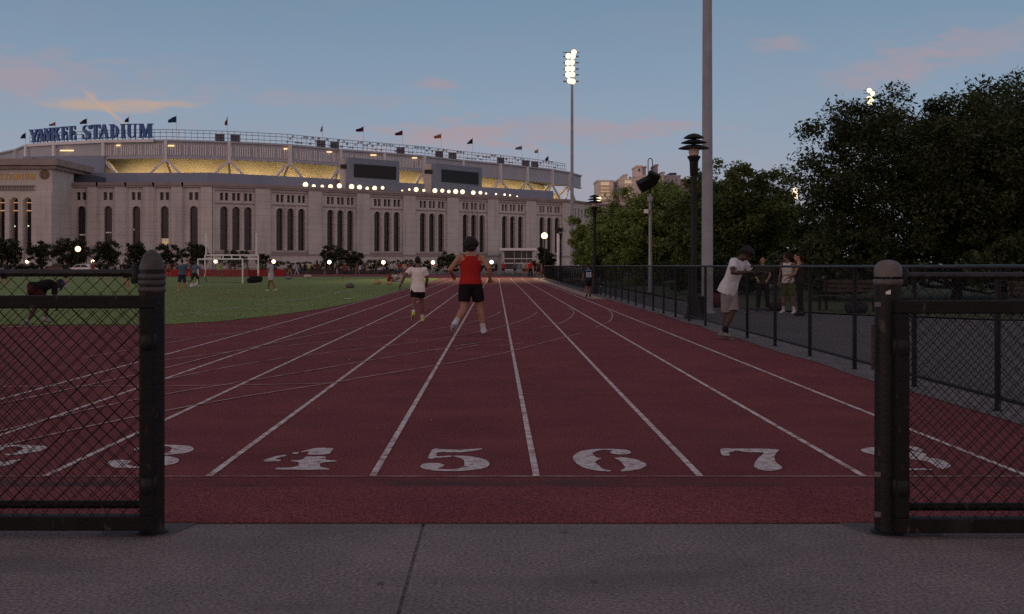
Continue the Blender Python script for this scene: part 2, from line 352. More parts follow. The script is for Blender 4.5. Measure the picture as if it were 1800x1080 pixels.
# ------------------------------------------------------------------ ground, track, field, path
MB().add([(-2500,-300,-.05),(2500,-300,-.05),(2500,4000,-.05),(-2500,4000,-.05)], [(0,1,2,3)]).build('ground', MT['soil'], kind='structure')
m = MB(); m.add([(-90,6.9,0),(4.45,6.9,0),(4.45,120,0),(-2,165,0),(-90,165,0)], [(0,1,2,3,4)])
trk = m.build('running_track', MT['track'], kind='structure')
m = MB(); m.box(-20, 4.6, 5.962, 6.9, -.045, .004); m.build('track_apron', MT['apron'], kind='structure')
m = MB()
xs = [-9.4, -4.9, -.378, 1.115, 4.9, 8.6]
for a, b in zip(xs[:-1], xs[1:]):
    g1 = .008 if abs(a+.378) < .01 else .003; g2 = .008 if abs(b+.378) < .01 else .003
    if abs(a-1.115) < .01: g1 = .0008
    if abs(b-1.115) < .01: g2 = .0008
    m.box(a+g1, b-g2, -6, 1.5, -.045, 0); m.box(a+g1, b-g2, 1.51, 5.925, -.045, 0)
m.box(-9.4, 8.6, -6, 5.92, -.049, -.009)
m.build('pavement', MT['concrete'], kind='structure')
MB().box(-20, 8.6, 5.9255, 5.9615, -.048, -.002).build('edge_shade_strip', MT['soil'], kind='structure')  # nearly flush dark strip, shadow line of the apron edge put in as colour
def ribbon(mb, pts, w, z):
    pts = [Vector((p[0], p[1])) for p in pts]; L_ = []; R_ = []
    for i, p in enumerate(pts):
        t = (pts[min(i+1, len(pts)-1)]-pts[max(i-1, 0)]).normalized(); n = Vector((-t.y, t.x))
        L_.append(p+n*w/2); R_.append(p-n*w/2)
    vs = [(p.x, p.y, z) for p in R_]+[(p.x, p.y, z) for p in L_]; k = len(pts)
    mb.add(vs, [(i, i+1, k+i+1, k+i) for i in range(k-1)])
LX = [.257+1.045*k for k in range(-5, 4)]
for x in LX:
    y0 = 7.24
    far = 118 if x < 3 else 112
    m = MB(); ribbon(m, [(x, y0)]+[(x+.0022*max(0, y-12) if x > 1.2 and y < 60 else x+(.1 if x > 1.2 else 0), y) for y in range(12, far, 6)], .044, .004)
    m.build('lane_line', MT['line'], trk)
m = MB(); ribbon(m, [(-9, 7.245), (3.6, 7.245)], .022, .0055); m.build('start_line', MT['line_thin'], trk)
# painted bend and relay curves, each from the points where the photograph shows it
curves = [[(945,549),(935,557),(915,565),(893,572),(864,580),(800,592),(700,607),(560,622),(430,640),(290,668)],
 [(997,540),(1005,544),(1009,548),(1008,554),(1002,560),(990,567),(973,573),(950,577)],
 [(1068,545),(1074,549),(1077,555),(1075,562),(1070,567),(1058,572),(1047,577)],
 [(880,549),(868,556),(850,562),(820,570),(780,577),(700,590),(560,603),(420,617),(290,634)],
 [(1021,587),(977,598),(930,610),(878,624),(760,645),(640,664),(590,673.5),(500,687),(400,703),(287,724),(150,752),(0,786)],
 [(880,598),(820,607),(700,626),(560,650),(430,672),(287,694),(150,722),(0,760)],
 [(287,680),(420,678),(590,675)], [(0,681),(150,680),(287,680)],
 [(560,588),(470,606),(380,625),(287,650),(100,690),(0,712)], [(640,575),(560,588)], [(730,556),(640,575)],
 [(440,586),(360,592),(287,606),(150,630)], [(285,596),(400,588),(500,576)],
 [(875,610),(920,604)], [(700,570),(745,567)], [(690,575),(720,572)], [(840,608),(800,616)]]
for c in curves:
    g = [G(*p) for p in c]
    if len(g) > 3:      # smooth the polyline
        for _ in range(2):
            q = [g[0]]
            for a, b in zip(g[:-1], g[1:]): q += [a*.75+b*.25, a*.25+b*.75]
            g = q+[g[-1]]
    m = MB(); ribbon(m, g, .034, .0068+.0004*curves.index(c)); m.build('lane_line', MT['line_thin'], trk)
NUM = {
 'four': (450,775,11.25,[[(140,400),(250,360),(400,315),(560,288),(620,305),(450,345),(370,375),(490,390),(490,415),(180,425)],[(700,270),(750,240),(850,235),(830,272)],[(880,232),(1000,195),(1170,150),(1545,152),(1500,210),(1440,280),(1000,292),(1060,225),(900,238)],[(980,320),(1390,318),(1350,390),(1610,405),(1600,430),(1350,432),(1260,470),(1265,530),(1450,565),(1450,582),(900,590),(520,582),(370,575),(400,548),(700,540),(850,505),(850,430),(700,425),(690,400),(850,398),(940,375)]]),
 'five': (730,775,11.25,[[(345,160),(600,185),(900,190),(1150,170),(1330,158),(1320,180),(1150,215),(950,240),(700,240),(430,235),(410,315),(500,318),(720,305),(725,325),(600,338),(450,352),(330,372),(250,358),(250,335)],[(745,305),(1000,308),(1250,345),(1430,400),(1475,470),(1430,530),(1300,570),(1000,603),(800,615),(600,612),(400,605),(220,585),(110,545),(90,510),(150,470),(300,448),(450,452),(560,480),(580,500),(520,535),(420,560),(600,580),(850,572),(940,525),(975,480),(970,410),(930,370),(860,345),(750,325)]]),
 'six': (995,775,11.25,[[(125,340),(180,270),(290,220),(450,185),(650,170),(900,172),(1100,180),(1230,198),(1305,245),(1200,280),(1050,285),(920,265),(865,240),(930,200),(700,192),(580,220),(510,265),(570,315),(600,345),(710,360),(620,395),(580,420),(580,450),(650,500),(700,550),(780,585),(900,600),(870,620),(700,615),(500,585),(350,545),(220,475),(160,410)],[(970,340),(1150,340),(1350,370),(1520,425),(1605,485),(1530,545),(1400,590),(1200,610),(1100,618),(1070,600),(1180,550),(1130,480),(1060,400),(975,365)]]),
 'seven': (1250,775,11.25,[[(180,160),(500,168),(900,165),(1360,180),(1300,240),(1250,310),(1250,370),(1290,450),(1420,540),(1370,580),(1200,612),(1050,600),(900,565),(845,520),(860,450),(930,350),(1080,240),(700,240),(500,200),(420,235),(340,240),(380,305),(240,310),(190,260)]]),
 'three': (170,770,9.474,[[(600,205),(690,160),(850,128),(1130,120),(1350,128),(1560,145),(1630,195),(1560,240),(1400,275),(1130,297),(950,297),(950,280),(1150,270),(1250,210),(1250,165),(1120,142),(900,150),(800,185),(690,232)],[(950,305),(1200,310),(1350,350),(1385,390),(1300,440),(1150,475),(900,500),(700,510),(450,515),(300,505),(190,460),(165,420),(230,385),(400,372),(560,385),(570,415),(480,445),(600,485),(850,480),(1000,440),(1010,380),(950,330)]]),
 'eight': (1500,775,9.0,[[(110,150),(200,118),(420,105),(600,130),(800,180),(950,175),(1160,215),(1150,270),(1400,310),(1530,380),(1550,420),(1420,465),(1320,430),(1200,340),(1000,310),(780,270),(600,260),(400,250),(250,215),(150,185)],[(700,310),(560,370),(560,420),(700,450),(1000,445),(1250,455),(1240,475),(950,475),(700,470),(480,430),(480,370),(640,300)],[(620,95),(900,90),(1080,130),(1120,170),(1060,185),(950,160),(900,120),(700,105)]]),
 'two': (0,770,14.4,[[(-250,260),(-100,210),(200,190),(520,190),(750,200),(1090,210),(1220,250),(1080,320),(980,360),(700,400),(520,430),(200,460),(80,430),(330,400),(600,310),(560,250),(300,225),(120,260),(60,330),(-150,320)],[(-600,740),(-560,650),(-300,610),(0,620),(100,620),(250,590),(420,570),(540,550),(540,580),(420,600),(300,680),(0,745)]]),
}
for k, (ox, oy, s, polys) in NUM.items():
    m = MB()
    for pl in polys:
        g = [G(ox+u/s, oy+v/s) for u, v in pl]; q = []
        for i in range(len(g)):                          # round the stencil corners
            a, b = g[i], g[(i+1) % len(g)]; q += [a*.8+b*.2, a*.2+b*.8]
        m.poly(q, .0042)
    m.build('lane_number', MT['num'], trk)
# turf field inside the oval
edge = [(-90,24.6),(-30,25.0),(-16,25.6)]+[(G(*p).x, G(*p).y) for p in [(150,571.5),(290,571),(380,566),(470,557),(560,544.5),(610,535),(650,526),(690,515.5)]]+[(-5.1,60),(-5.15,90),(-5.6,112),(-8,124),(-13,129),(-90,129)]
m = MB(); m.poly(edge, .010); fld = m.build('field', MT['grassm'], kind='structure')
m = MB(); ribbon(m, [G(*p) for p in [(-300,590),(0,577),(150,570),(287,558),(430,540),(560,522),(640,507)]], .11, .015); m.build('field_line', mat('white_turf_line', (.5,.48,.42), (.16,.16,.09), 1.5, .9), fld)
m = MB(); ribbon(m, [(-50,101),(-9,99)], .12, .015); m.build('field_line', mat('faint_turf_line', (.2,.2,.12), (.12,.13,.07), 1.5, .9), fld)
# grass blades, thick enough to see along the near edge of the field
rng = np.random.default_rng(3)
def in_field(x, y): 
    c = False; j = len(edge)-1
    for i in range(len(edge)):
        xi, yi = edge[i]; xj, yj = edge[j]
        if (yi > y) != (yj > y) and x < (xj-xi)*(y-yi)/(yj-yi)+xi: c = not c
        j = i
    return c
m = MB(); n = 0
while n < 26000:
    y = 24.5+rng.random()**2.2*45; x = -20+rng.random()*16
    if not in_field(x, y+rng.normal()*.55): continue
    n += 1; a = rng.random()*6.28; h = .025+.05*rng.random(); w = .006+.004*(y/30); lx, ly = rng.normal(0, .02, 2)
    m.add([(x-w*math.cos(a), y-w*math.sin(a), .008), (x+w*math.cos(a), y+w*math.sin(a), .008), (x+lx, y+ly, h)], [(0,1,2)])
m.build('grass', leafmat('grass_blade', (.23,.28,.105), (.15,.185,.065)), kind='stuff')
# outer side of the track: kerb under the fence, pale tan strip, asphalt path
m = MB(); ys = np.linspace(6.2, 118, 60)
L_ = [(4.42+.05*math.sin(y*1.3)+.03*math.sin(y*3.1), y) for y in ys]; 
for (a, b) in zip(L_[:-1], L_[1:]): m.add([(a[0],a[1],.006),(4.95,a[1],.006),(4.95,b[1],.006),(b[0],b[1],.006)], [(0,1,2,3)])
m.build('kerb_strip', MT['curb'], kind='structure')
m = MB(); m.add([(3.72,46,.0045),(4.30,44,.0045),(4.3,116,.0045),(3.75,116,.0045)], [(0,1,2,3)]); m.build('tan_strip', MT['tan'], kind='structure')  # strip of paler tan colour between outer lane and kerb
m = MB(); m.poly([(4.9,4),(30,4),(30,24),(12,27.5),(9,31),(7.6,34.5),(6.9,45),(6.8,116),(4.9,116)], .002); m.build('path', MT['asphalt'], kind='structure')
m = MB(); m.poly([(-140,168),(60,168),(60,196),(-140,196)], .0); m.build('road', mat('street_asphalt', (.05,.05,.052), (.04,.04,.042), .5, .9), kind='structure')
m = MB(); m.poly([(-160,196.2),(60,196.2),(60,330),(-160,330)], .006); m.build('plaza', mat('plaza_paving', (.2,.18,.17), (.15,.135,.13), .3, .9), kind='structure')
m = MB(); m.poly([(7.2,36),(8,34.6),(9.5,31.4),(12.5,28),(30,24.6),(120,24),(120,150),(7.2,150)], .006); m.build('verge', mat('verge_grass', (.075,.085,.036), (.045,.05,.022), .4, 1, .6, 20, fine=8), kind='structure')

# ------------------------------------------------------------------ gates in the foreground
def wires(mb, u0, u1, z0, z1, fn, pitch=.0762, r=.0023, wob=.0):
    """chain link: two families of diagonal wires, crimped through each other"""
    H = z1-z0; W = u1-u0; sl = 1.0
    for fam in (1, -1):
        k = -H if fam == 1 else 0.0
        s0 = (-H, W) if fam == 1 else (0.0, W+H)
        u = s0[0]+pitch*.5
        while u < s0[1]:
            # line u + fam*t, z0 + t
            t0 = 0.0; t1 = H
            if fam == 1: t0 = max(0, -u); t1 = min(H, W-u)
            else: t0 = max(0, u-W); t1 = min(H, u)
            if t1-t0 > .02:
                n = max(1, int((t1-t0)/.25)); pts = []
                for i in range(n+1):
                    t = t0+(t1-t0)*i/n; pts.append(fn(u0+u+fam*t+random.gauss(0, wob), z0+t+random.gauss(0, wob), fam*.0022))
                mb.tube(pts, r, 3, False, cap=False)
            u += pitch
    return mb
def gate_post(px, label, top_py, dome, r):
    Y = 5.72; X = (px-CX)*Y/F; zt = P(px, top_py, Y).z
    t = thing('gate_post', label, 'post', (X, Y, 0), group='round posts either side of the gateway')
    if dome == 'cone': prof = [(r*1.02,zt-.10),(r*.98,zt-.085),(r*.86,zt-.055),(r*.6,zt-.022),(r*.25,zt-.004),(.004,zt)]
    else: prof = [(r*1.03,zt-.085),(r*1.03,zt-.05),(r*.95,zt-.03),(r*.72,zt-.012),(r*.35,zt-.002),(.004,zt)]
    MB().lathe([(r,0),(r,zt-.10)], (X,Y,0), 28).build('shaft', MT['blackgal'], t)
    MB().lathe(prof, (X,Y,0), 28).build('cap', mat('weathered_cap', (.075,.066,.066) if dome == 'cone' else (.16,.135,.13), (.04,.036,.037) if dome == 'cone' else (.10,.085,.083), 18, .5), t)
    cm_ = mat('worn_collar', (.075,.064,.066) if dome == 'cone' else (.15,.125,.12), (.03,.027,.028), 14, .5)
    for dz in ((.135, .165) if dome == 'cone' else (.11,)):
        MB().lathe([(r+.001,zt-dz-.016),(r+.006,zt-dz-.013),(r+.006,zt-dz+.010),(r+.001,zt-dz+.013)], (X,Y,0), 28).build('collar', cm_, t)
    if dome == 'cone': MB().lathe([(r+.001,zt-.215),(r+.006,zt-.212),(r+.006,zt-.19),(r+.001,zt-.187)], (X,Y,0), 28).build('collar', cm_, t)
    MB().lathe([(r*1.35,0),(r*1.3,.012),(r*1.02,.02)], (X,Y,0), 24).build('base_flange', MT['black'], t)
    # concrete footing, a low irregular pad in the pavement edge
    s = 1 if px < 900 else -1
    pad = [(X-.25,5.62),(X,5.61),(X+.08,5.66),(X+.13,5.76),(X+.17,5.93),(X-.25,5.93)] if s > 0 else [(X+.25,5.62),(X,5.61),(X-.08,5.65),(X-.13,5.76),(X-.18,5.93),(X+.25,5.93)]
    m = MB(); m.prism(pad, lambda u, w, d: Vector((u, w, d)), .006, -.03); m.build('footing', mat('dark_footing', (.13,.115,.12), (.09,.08,.084), 9, .95, .5, 60), t)
    return t, X, Y, zt
tL, XL, YL, ZL = gate_post(267, 'dark round gate post with pointed cap and three collars, beside the turf', 439, 'cone', .062)
tR, XR, YR, ZR = gate_post(1561, 'dark round gate post with pale domed cap and white sticker', 457, 'dome', .066)
m = MB(); th = [R(a) for a in range(-118, -96, 4)]
m.add([(XR+(.0675)*math.cos(a), YR+(.0675)*math.sin(a), P(0, 517, YR).z) for a in th]+[(XR+(.0675)*math.cos(a), YR+(.0675)*math.sin(a), P(0, 509+(5-i)*.7, YR).z) for i, a in enumerate(th)], [(i, i+1, 6+i+1, 6+i) for i in range(5)])
m.build('sticker', mat('white_sticker', (.7,.66,.64), (.6,.57,.55), 20, .6), tR)
for py in (535, 832, 902):
    z = P(0, py, YR).z; MB().cbox((XR-.062, YR-.03, z), Vector((1,0,0)), Vector((0,1,0)), Vector((0,0,1)), .012, .012, .012).build('latch_plate', mat('grey_latch', (.2,.17,.17), (.12,.1,.1), 12, .5), tR)
MB().tube([(XR-.085, YR-.02, P(0,570,YR).z), (XR-.085, YR-.02, P(0,650,YR).z)], .008, 8).build('latch_rod', mat('rusty_rod', (.09,.045,.04), (.05,.028,.027), 20, .8), tR)
# fence panels standing beyond the leaves, and the square tube gate leaves folded back against them
def panel_and_leaf(s, Xp, lab_f, lab_l, ru):
    a, b = (Xp-3.2, Xp-.075) if s < 0 else (Xp+.075, Xp+3.2)
    Yf = 5.80; t = thing('side_fence', lab_f, 'fence', ((a+b)/2, Yf, 0), group='fence panels beside the gateway')
    zt = P(0, 480 if s < 0 else 485, Yf).z; zb = P(0, 887 if s < 0 else 891, Yf).z
    rr = .019
    e = b+.03 if s < 0 else a-.03
    MB().tube([(a if s < 0 else e, Yf, zt), (e if s < 0 else b, Yf, zt)], rr, 14).build('top_rail', mat('worn_top_rail', (.03,.028,.031), (.013,.012,.013), 9, .45, spec=.35), t)
    MB().tube([(a if s < 0 else e, Yf, zb), (e if s < 0 else b, Yf, zb)], .021, 12).build('bottom_rail', MT['black'], t)
    MB().lathe([(.028,zt-.055),(.03,zt-.05),(.03,zt+.03),(.02,zt+.04)], (Xp+s*.10, Yf, 0), 12).build('rail_clamp', MT['blackgal'], t)
    wires(MB(), a, b, zb, zt, lambda u, z, d: Vector((u, Yf-.024+d, z)), .0762*.98, .0021, .0028).build('chain_link_mesh', MT['black'], t)
    for px_ in (0.9, 2.4):
        MB().tube([(Xp+s*px_, Yf+.03, 0), (Xp+s*px_, Yf+.03, zt)], .022, 10).build('line_post', MT['black'], t)
    Yl = 5.62; t2 = thing('gate_leaf', lab_l, 'gate', (Xp, Yl, 0), group='chain link gate leaves standing open')
    h = .032; ztl = P(0, 531 if s < 0 else 540, Yl).z; zbl = P(0, 917 if s < 0 else 921, Yl).z
    xi = Xp-s*.012 if s < 0 else Xp+.03
    x0, x1 = (xi-3.0, xi) if s < 0 else (xi, xi+3.0)
    fr = MB(); fr.box(x0-h, x1+h, Yl-h, Yl+h, ztl-h, ztl+h); fr.box(x0-h, x1+h, Yl-h, Yl+h, zbl-h-.008, zbl+h)
    xa = x1 if s < 0 else x0; xb = x0 if s < 0 else x1
    for x in (xa, xb): fr.box(x-h, x+h, Yl-h, Yl+h, zbl+h, ztl-h)
    o = fr.build('frame', MT['black'], t2)
    bv = o.modifiers.new('bev', 'BEVEL'); bv.width = .006; bv.segments = 2
    wires(MB(), x0+h, x1-h, zbl+h, ztl-h, lambda u, z, d: Vector((u, Yl+d, z)), .0762, .0021, .0028).build('chain_link_mesh', MT['black'], t2)
    for z in (zbl+.18, ztl-.2):
        MB().lathe([(.036,z-.04),(.041,z-.035),(.041,z+.035),(.036,z+.04)], (xa-s*.0, Yl, 0), 14).build('hinge', MT['blackgal'], t2)
panel_and_leaf(-1, XL, 'chain link fence panel with round top rail behind the open leaf by the pointed post', 'open chain link gate leaf of black square tube by the pointed post', 1)
panel_and_leaf(1, XR, 'chain link fence panel with round top rail behind the open leaf by the domed post', 'open chain link gate leaf of black square tube by the domed post', 1)

# ------------------------------------------------------------------ long fence beside the track
def track_fence():
    x = 4.62; t = thing('track_fence', 'long black chain link fence running down the outside of the track', 'fence', (x, 10, 0))
    H = lambda y: 1.335 if y < 12 else 1.33-.0006*(y-12)
    ys = [6.3+.0+2.09*k for k in range(50)]
    zr = [(x, y, H(y)) for y in ys]
    MB().tube(zr, .021, 8).build('top_rail', mat('grey_top_rail', (.05,.05,.06), (.022,.022,.026), 3, .55, spec=.25), t)
    MB().tube([(x, y, .13) for y in ys], .018, 6).build('bottom_rail', MT['black'], t)
    for y in ys:
        MB().lathe([(.045,.0),(.045,.012),(.029,.02),(.029,H(y)-.01)], (x, y, 0), 10).build('post', MT['black'], t)
    wires(MB(), 6.3, ys[-1], .13, 1.31, lambda u, z, d: Vector((x+.024+d, u, z)), .0762, .0019).build('chain_link_mesh', MT['black'], t)
track_fence()
# ------------------------------------------------------------------ the stadium
def walk(p, px_list, L):
    """next points on the sight bearings px, each L metres from the last (equal bays seen ever more edge-on)"""
    out = [Vector(p)]
    for px in px_list:
        k = (px-CX)/F; p = out[-1]          # point (k*Y, Y)
        A = k*k+1; B = -2*(k*p.x+p.y); C_ = p.x**2+p.y**2-L*L; D = B*B-4*A*C_
        Y = (-B+math.sqrt(max(D, 0)))/(2*A); out.append(Vector((k*Y, Y)))
    return out
stad = thing('stadium', 'large pale limestone ballpark with tall arched windows and white rooftop frieze', 'stadium', (-40, 290, 0))
GY = 236.6; WY = 248.0
def wx(px, Y=WY): return (px-CX)*Y/F
Wpts = [Vector((wx(px), WY)) for px in (127, 172, 222, 271, 322, 373.6)]
tri = walk(Wpts[-1], [473.6, 564, 647, 728, 804, 873.6, 940, 1003], 13.1)
ZT, ZC = 18.9, 19.3
class Fr:           # a wall frame: u along, z up, d outwards
    def __init__(s, a, b): s.a = a; s.L = (b-a).length; s.t = (b-a)/s.L; s.n = Vector((s.t.y, -s.t.x))
    def __call__(s, u, z, d=0): q = s.a+s.t*u+s.n*d; return Vector((q.x, q.y, z))
def box_fr(m, fr, u0, u1, z0, z1, d0, d1):
    v = [fr(u, z, d) for z in (z0, z1) for (u, d) in ((u0,d0),(u1,d0),(u1,d1),(u0,d1))]
    m.add(v, [(0,1,2,3),(4,7,6,5),(0,4,5,1),(1,5,6,2),(2,6,7,3),(3,7,4,0)])
def arch(u, w, z0, z1, n=10):
    r = w/2; pts = [(u-r, z0), (u+r, z0)]
    return pts+[(u+r*math.cos(math.pi*i/n), z1-r+r*math.sin(math.pi*i/n)) for i in range(n+1)]
def rect(u, w, z0, z1): return [(u-w/2,z0),(u+w/2,z0),(u+w/2,z1),(u-w/2,z1)]
def panel(m, fr, u0, u1, z0, z1, holes, depth, d=0.0):
    outer = [(u0,z0),(u1,z0),(u1,z1),(u0,z1)]
    loops = [[Vector((p[0],p[1],0)) for p in outer]]+[[Vector((p[0],p[1],0)) for p in h] for h in holes]
    flat = [p for l in loops for p in l]; fs = []
    for a, b, c in tessellate_polygon(loops):
        if (flat[b]-flat[a]).cross(flat[c]-flat[a]).z < 0: a, c = c, a
        fs.append((a, b, c))
    m.add([fr(p.x, p.y, d) for p in flat], fs)
    for h in holes:                                # reveals
        n = len(h); m.add([fr(p[0],p[1],d) for p in h]+[fr(p[0],p[1],d-depth) for p in h], [(i, (i+1) % n, n+(i+1) % n, n+i) for i in range(n)])
wall = MB(); trim = MB(); wins = []
def pane(fr, h, d, small=False): wins.append((fr, h, d, small))
def bay(fr, kind):
    L = fr.L
    if kind == 'single':
        c = L*.36; arcs = [arch(c, 1.75, 4.6, 14.2)]; sm = [rect(c-.62, .8, 15.5, 17.2), rect(c+.62, .8, 15.5, 17.2)]; pil = (L*.62, L)
    else:
        c = L*.41; p = 2.75*L/13.1; arcs = [arch(c+k*p, 1.8, 4.6, 14.2) for k in (-1,0,1)]
        sm = [rect(c+k*p+s*.55, .78, 15.5, 17.2) for k in (-1,0,1) for s in (-1,1)]; pil = (L*.735, L)
    hs = arcs+sm
    panel(wall, fr, 0, L, 0, ZT, hs, .9)
    for h in arcs: pane(fr, h, -.86)
    for h in sm: pane(fr, h, -.7, True)
    box_fr(wall, fr, pil[0], pil[1], 0, ZT-.25, 0, .55)
    box_fr(wall, fr, 0, .35, 3.9, ZT-.25, 0, .3)
    if kind == 'triple':
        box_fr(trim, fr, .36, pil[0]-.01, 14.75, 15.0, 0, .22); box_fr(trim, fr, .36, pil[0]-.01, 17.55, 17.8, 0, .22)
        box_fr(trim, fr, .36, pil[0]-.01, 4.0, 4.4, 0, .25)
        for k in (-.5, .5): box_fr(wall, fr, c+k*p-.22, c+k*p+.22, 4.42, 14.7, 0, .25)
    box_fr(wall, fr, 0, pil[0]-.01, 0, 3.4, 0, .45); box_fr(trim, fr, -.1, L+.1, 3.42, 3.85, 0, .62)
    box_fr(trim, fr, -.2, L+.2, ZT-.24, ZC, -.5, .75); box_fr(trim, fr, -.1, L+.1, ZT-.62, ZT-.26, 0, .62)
for a, b in zip(Wpts[:-1], Wpts[1:]): bay(Fr(a, b), 'single')
for a, b in zip(tri[:-1], tri[1:]): bay(Fr(a, b), 'triple')
# lower wing running on behind the bushes
e0 = tri[-1]; wing = [e0, Vector((wx(1052, 331), 331)), Vector((wx(1112, 342), 342)), Vector((wx(1200, 352), 352))]
for a, b in zip(wing[:-1], wing[1:]):
    fr = Fr(a, b); n = int(fr.L/2.2); hs = []
    for k in range(n): hs.append(rect((k+.5)*fr.L/n, 1.0, 14.6, 17.0))
    panel(wall, fr, 0, fr.L, 0, ZT-.2, hs, .6)
    for h in hs: pane(fr, h, -.55, True)
    wm = MB(); box_fr(wm, fr, .1, fr.L-.02, ZT-.18, ZC-.1, -.5, .7); wm.build('cornice', MT['stone_dk'], stad)
ow = wall.build('outer_wall', MT['stone'], stad)
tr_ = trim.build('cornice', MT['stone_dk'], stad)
for i, (fr, h, d, small) in enumerate(wins):
    m = MB(); c = [Vector((p[0],p[1],0)) for p in h]; fs = []
    for a, b, cc in tessellate_polygon([c]):
        if (c[b]-c[a]).cross(c[cc]-c[a]).z < 0: a, cc = cc, a
        fs.append((a, b, cc))
    m.add([fr(p[0], p[1], d) for p in h], fs)
    us = [p[0] for p in h]; zs = [p[1] for p in h]
    if not small:
        um = (min(us)+max(us))/2
        box_fr(m, fr, um-.04, um+.04, min(zs)+.01, max(zs)-.05, d+.01, d+.07)
        for z in (7.2, 9.8, 12.4): box_fr(m, fr, min(us)+.01, max(us)-.01, z, z+.09, d+.015, d+.065)
    m.build('small_window' if small else 'arched_window', MT['glass'], stad)
# lit things glimpsed through two of the arches
for (px, py, w, h) in ((235, 404, 3.0, 2.6), (291, 424, 13, 9), (291, 428, 5, 6), (139+6, 413, 10, 2), (191, 409, 10, 2)):
    q = P(px, py, WY+.84); m = MB(); m.box(q.x-w*.062, q.x+w*.062, q.y-.05, q.y, q.z-h*.062, q.z+h*.062); m.build('window_glow', emit('dim_interior', (1, .55, .22), .14 if h > 2 else .06), stad)
# gate block projecting on the left
gx1 = wx(92, GY); gx0 = gx1-44
m = MB(); frg = Fr(Vector((gx0, GY)), Vector((gx1, GY))); gl = frg.L
hs = [arch(gl-q, 1.55, 3.6, 15.4) for q in (5.15, 7.9, 10.65, 13.4, 16.15, 18.9, 21.65)]
gw = MB(); panel(gw, frg, 0, gl, 0, 22.6, hs, 2.2)
gw.add([(gx1,GY,0),(gx1,WY+.6,0),(gx1,WY+.6,22.6),(gx1,GY,22.6)], [(0,1,2,3)])
gw.add([(gx0,GY,0),(gx0,WY+.6,0),(gx0,WY+.6,22.6),(gx0,GY,22.6)], [(3,2,1,0)]); gw.add([(gx0,GY,22.6),(gx1,GY,22.6),(gx1,WY+30,22.6),(gx0,WY+30,22.6)], [(0,1,2,3)])
for a, b in zip((3.6, 6.5, 9.3, 12.0, 14.8, 17.5), (0, 0, 0, 0, 0, 0)):
    pass
for q in (6.52, 9.27, 12.0, 14.8, 17.5, 20.3):
    box_fr(gw, frg, gl-q-.48, gl-q+.48, 4.4, 15.0, 0, .35); box_fr(gw, frg, gl-q-.75, gl-q+.75, 0, 4.38, 0, .7)
box_fr(gw, frg, gl-2.2, gl-.12, 0, 16.6, 0, .22); box_fr(gw, frg, 0, gl, 0, 2.2, 0, .5)
gate = gw.build('gate_block', MT['stone'], stad)
gt = MB(); box_fr(gt, frg, -1.6, gl+1.7, 22.0, 23.3, -20, 1.7); box_fr(gt, frg, -.8, gl+.9, 21.3, 21.98, -18, .9); box_fr(gt, frg, 0, gl-3.6, 16.9, 17.0, 0, .4)
for k in range(60): 
    u = gl-4.0-k*.62
    if u > 1: box_fr(gt, frg, u-.2, u, 17.02, 17.7, 0, .35)
box_fr(gt, frg, 0, gl-3.6, 17.72, 17.95, 0, .45)
gt.build('gate_cornice', MT['stone_dk'], stad)
for h in hs:
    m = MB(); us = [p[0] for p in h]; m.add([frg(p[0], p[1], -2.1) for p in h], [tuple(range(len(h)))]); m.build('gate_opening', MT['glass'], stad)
    m = MB(); box_fr(m, frg, min(us)+.1, max(us)-.1, 12.6, 12.8, -1.9, -1.2); box_fr(m, frg, min(us)+.1, max(us)-.1, 14.3, 14.45, -1.9, -1.2); m.build('opening_light', emit('opening_glow', (1,.45,.16), .30), stad)
m = MB(); 
for (px, py) in ((22,398),(26,398),(46,398),(50,397.5)): q = P(px, py, GY+2.0); m.ball(q, .13, n=8, m=6)
m.build('inner_lamp', emit('greenish_lamp', (.7,1,.55), 1.4), stad)
m = MB(); q = P(78, 307, GY-.05); m.tube([(q.x,GY-.01,q.z),(q.x,GY-.22,q.z)], [1.05,.95], 24, side=(1,0,0)); m.tube([(q.x,GY-.2,q.z),(q.x,GY-.3,q.z)], [.72,.6], 18, side=(1,0,0)); m.build('medallion', mat('bronze_stone', (.22,.16,.10), (.15,.11,.07), 2, .8), stad)
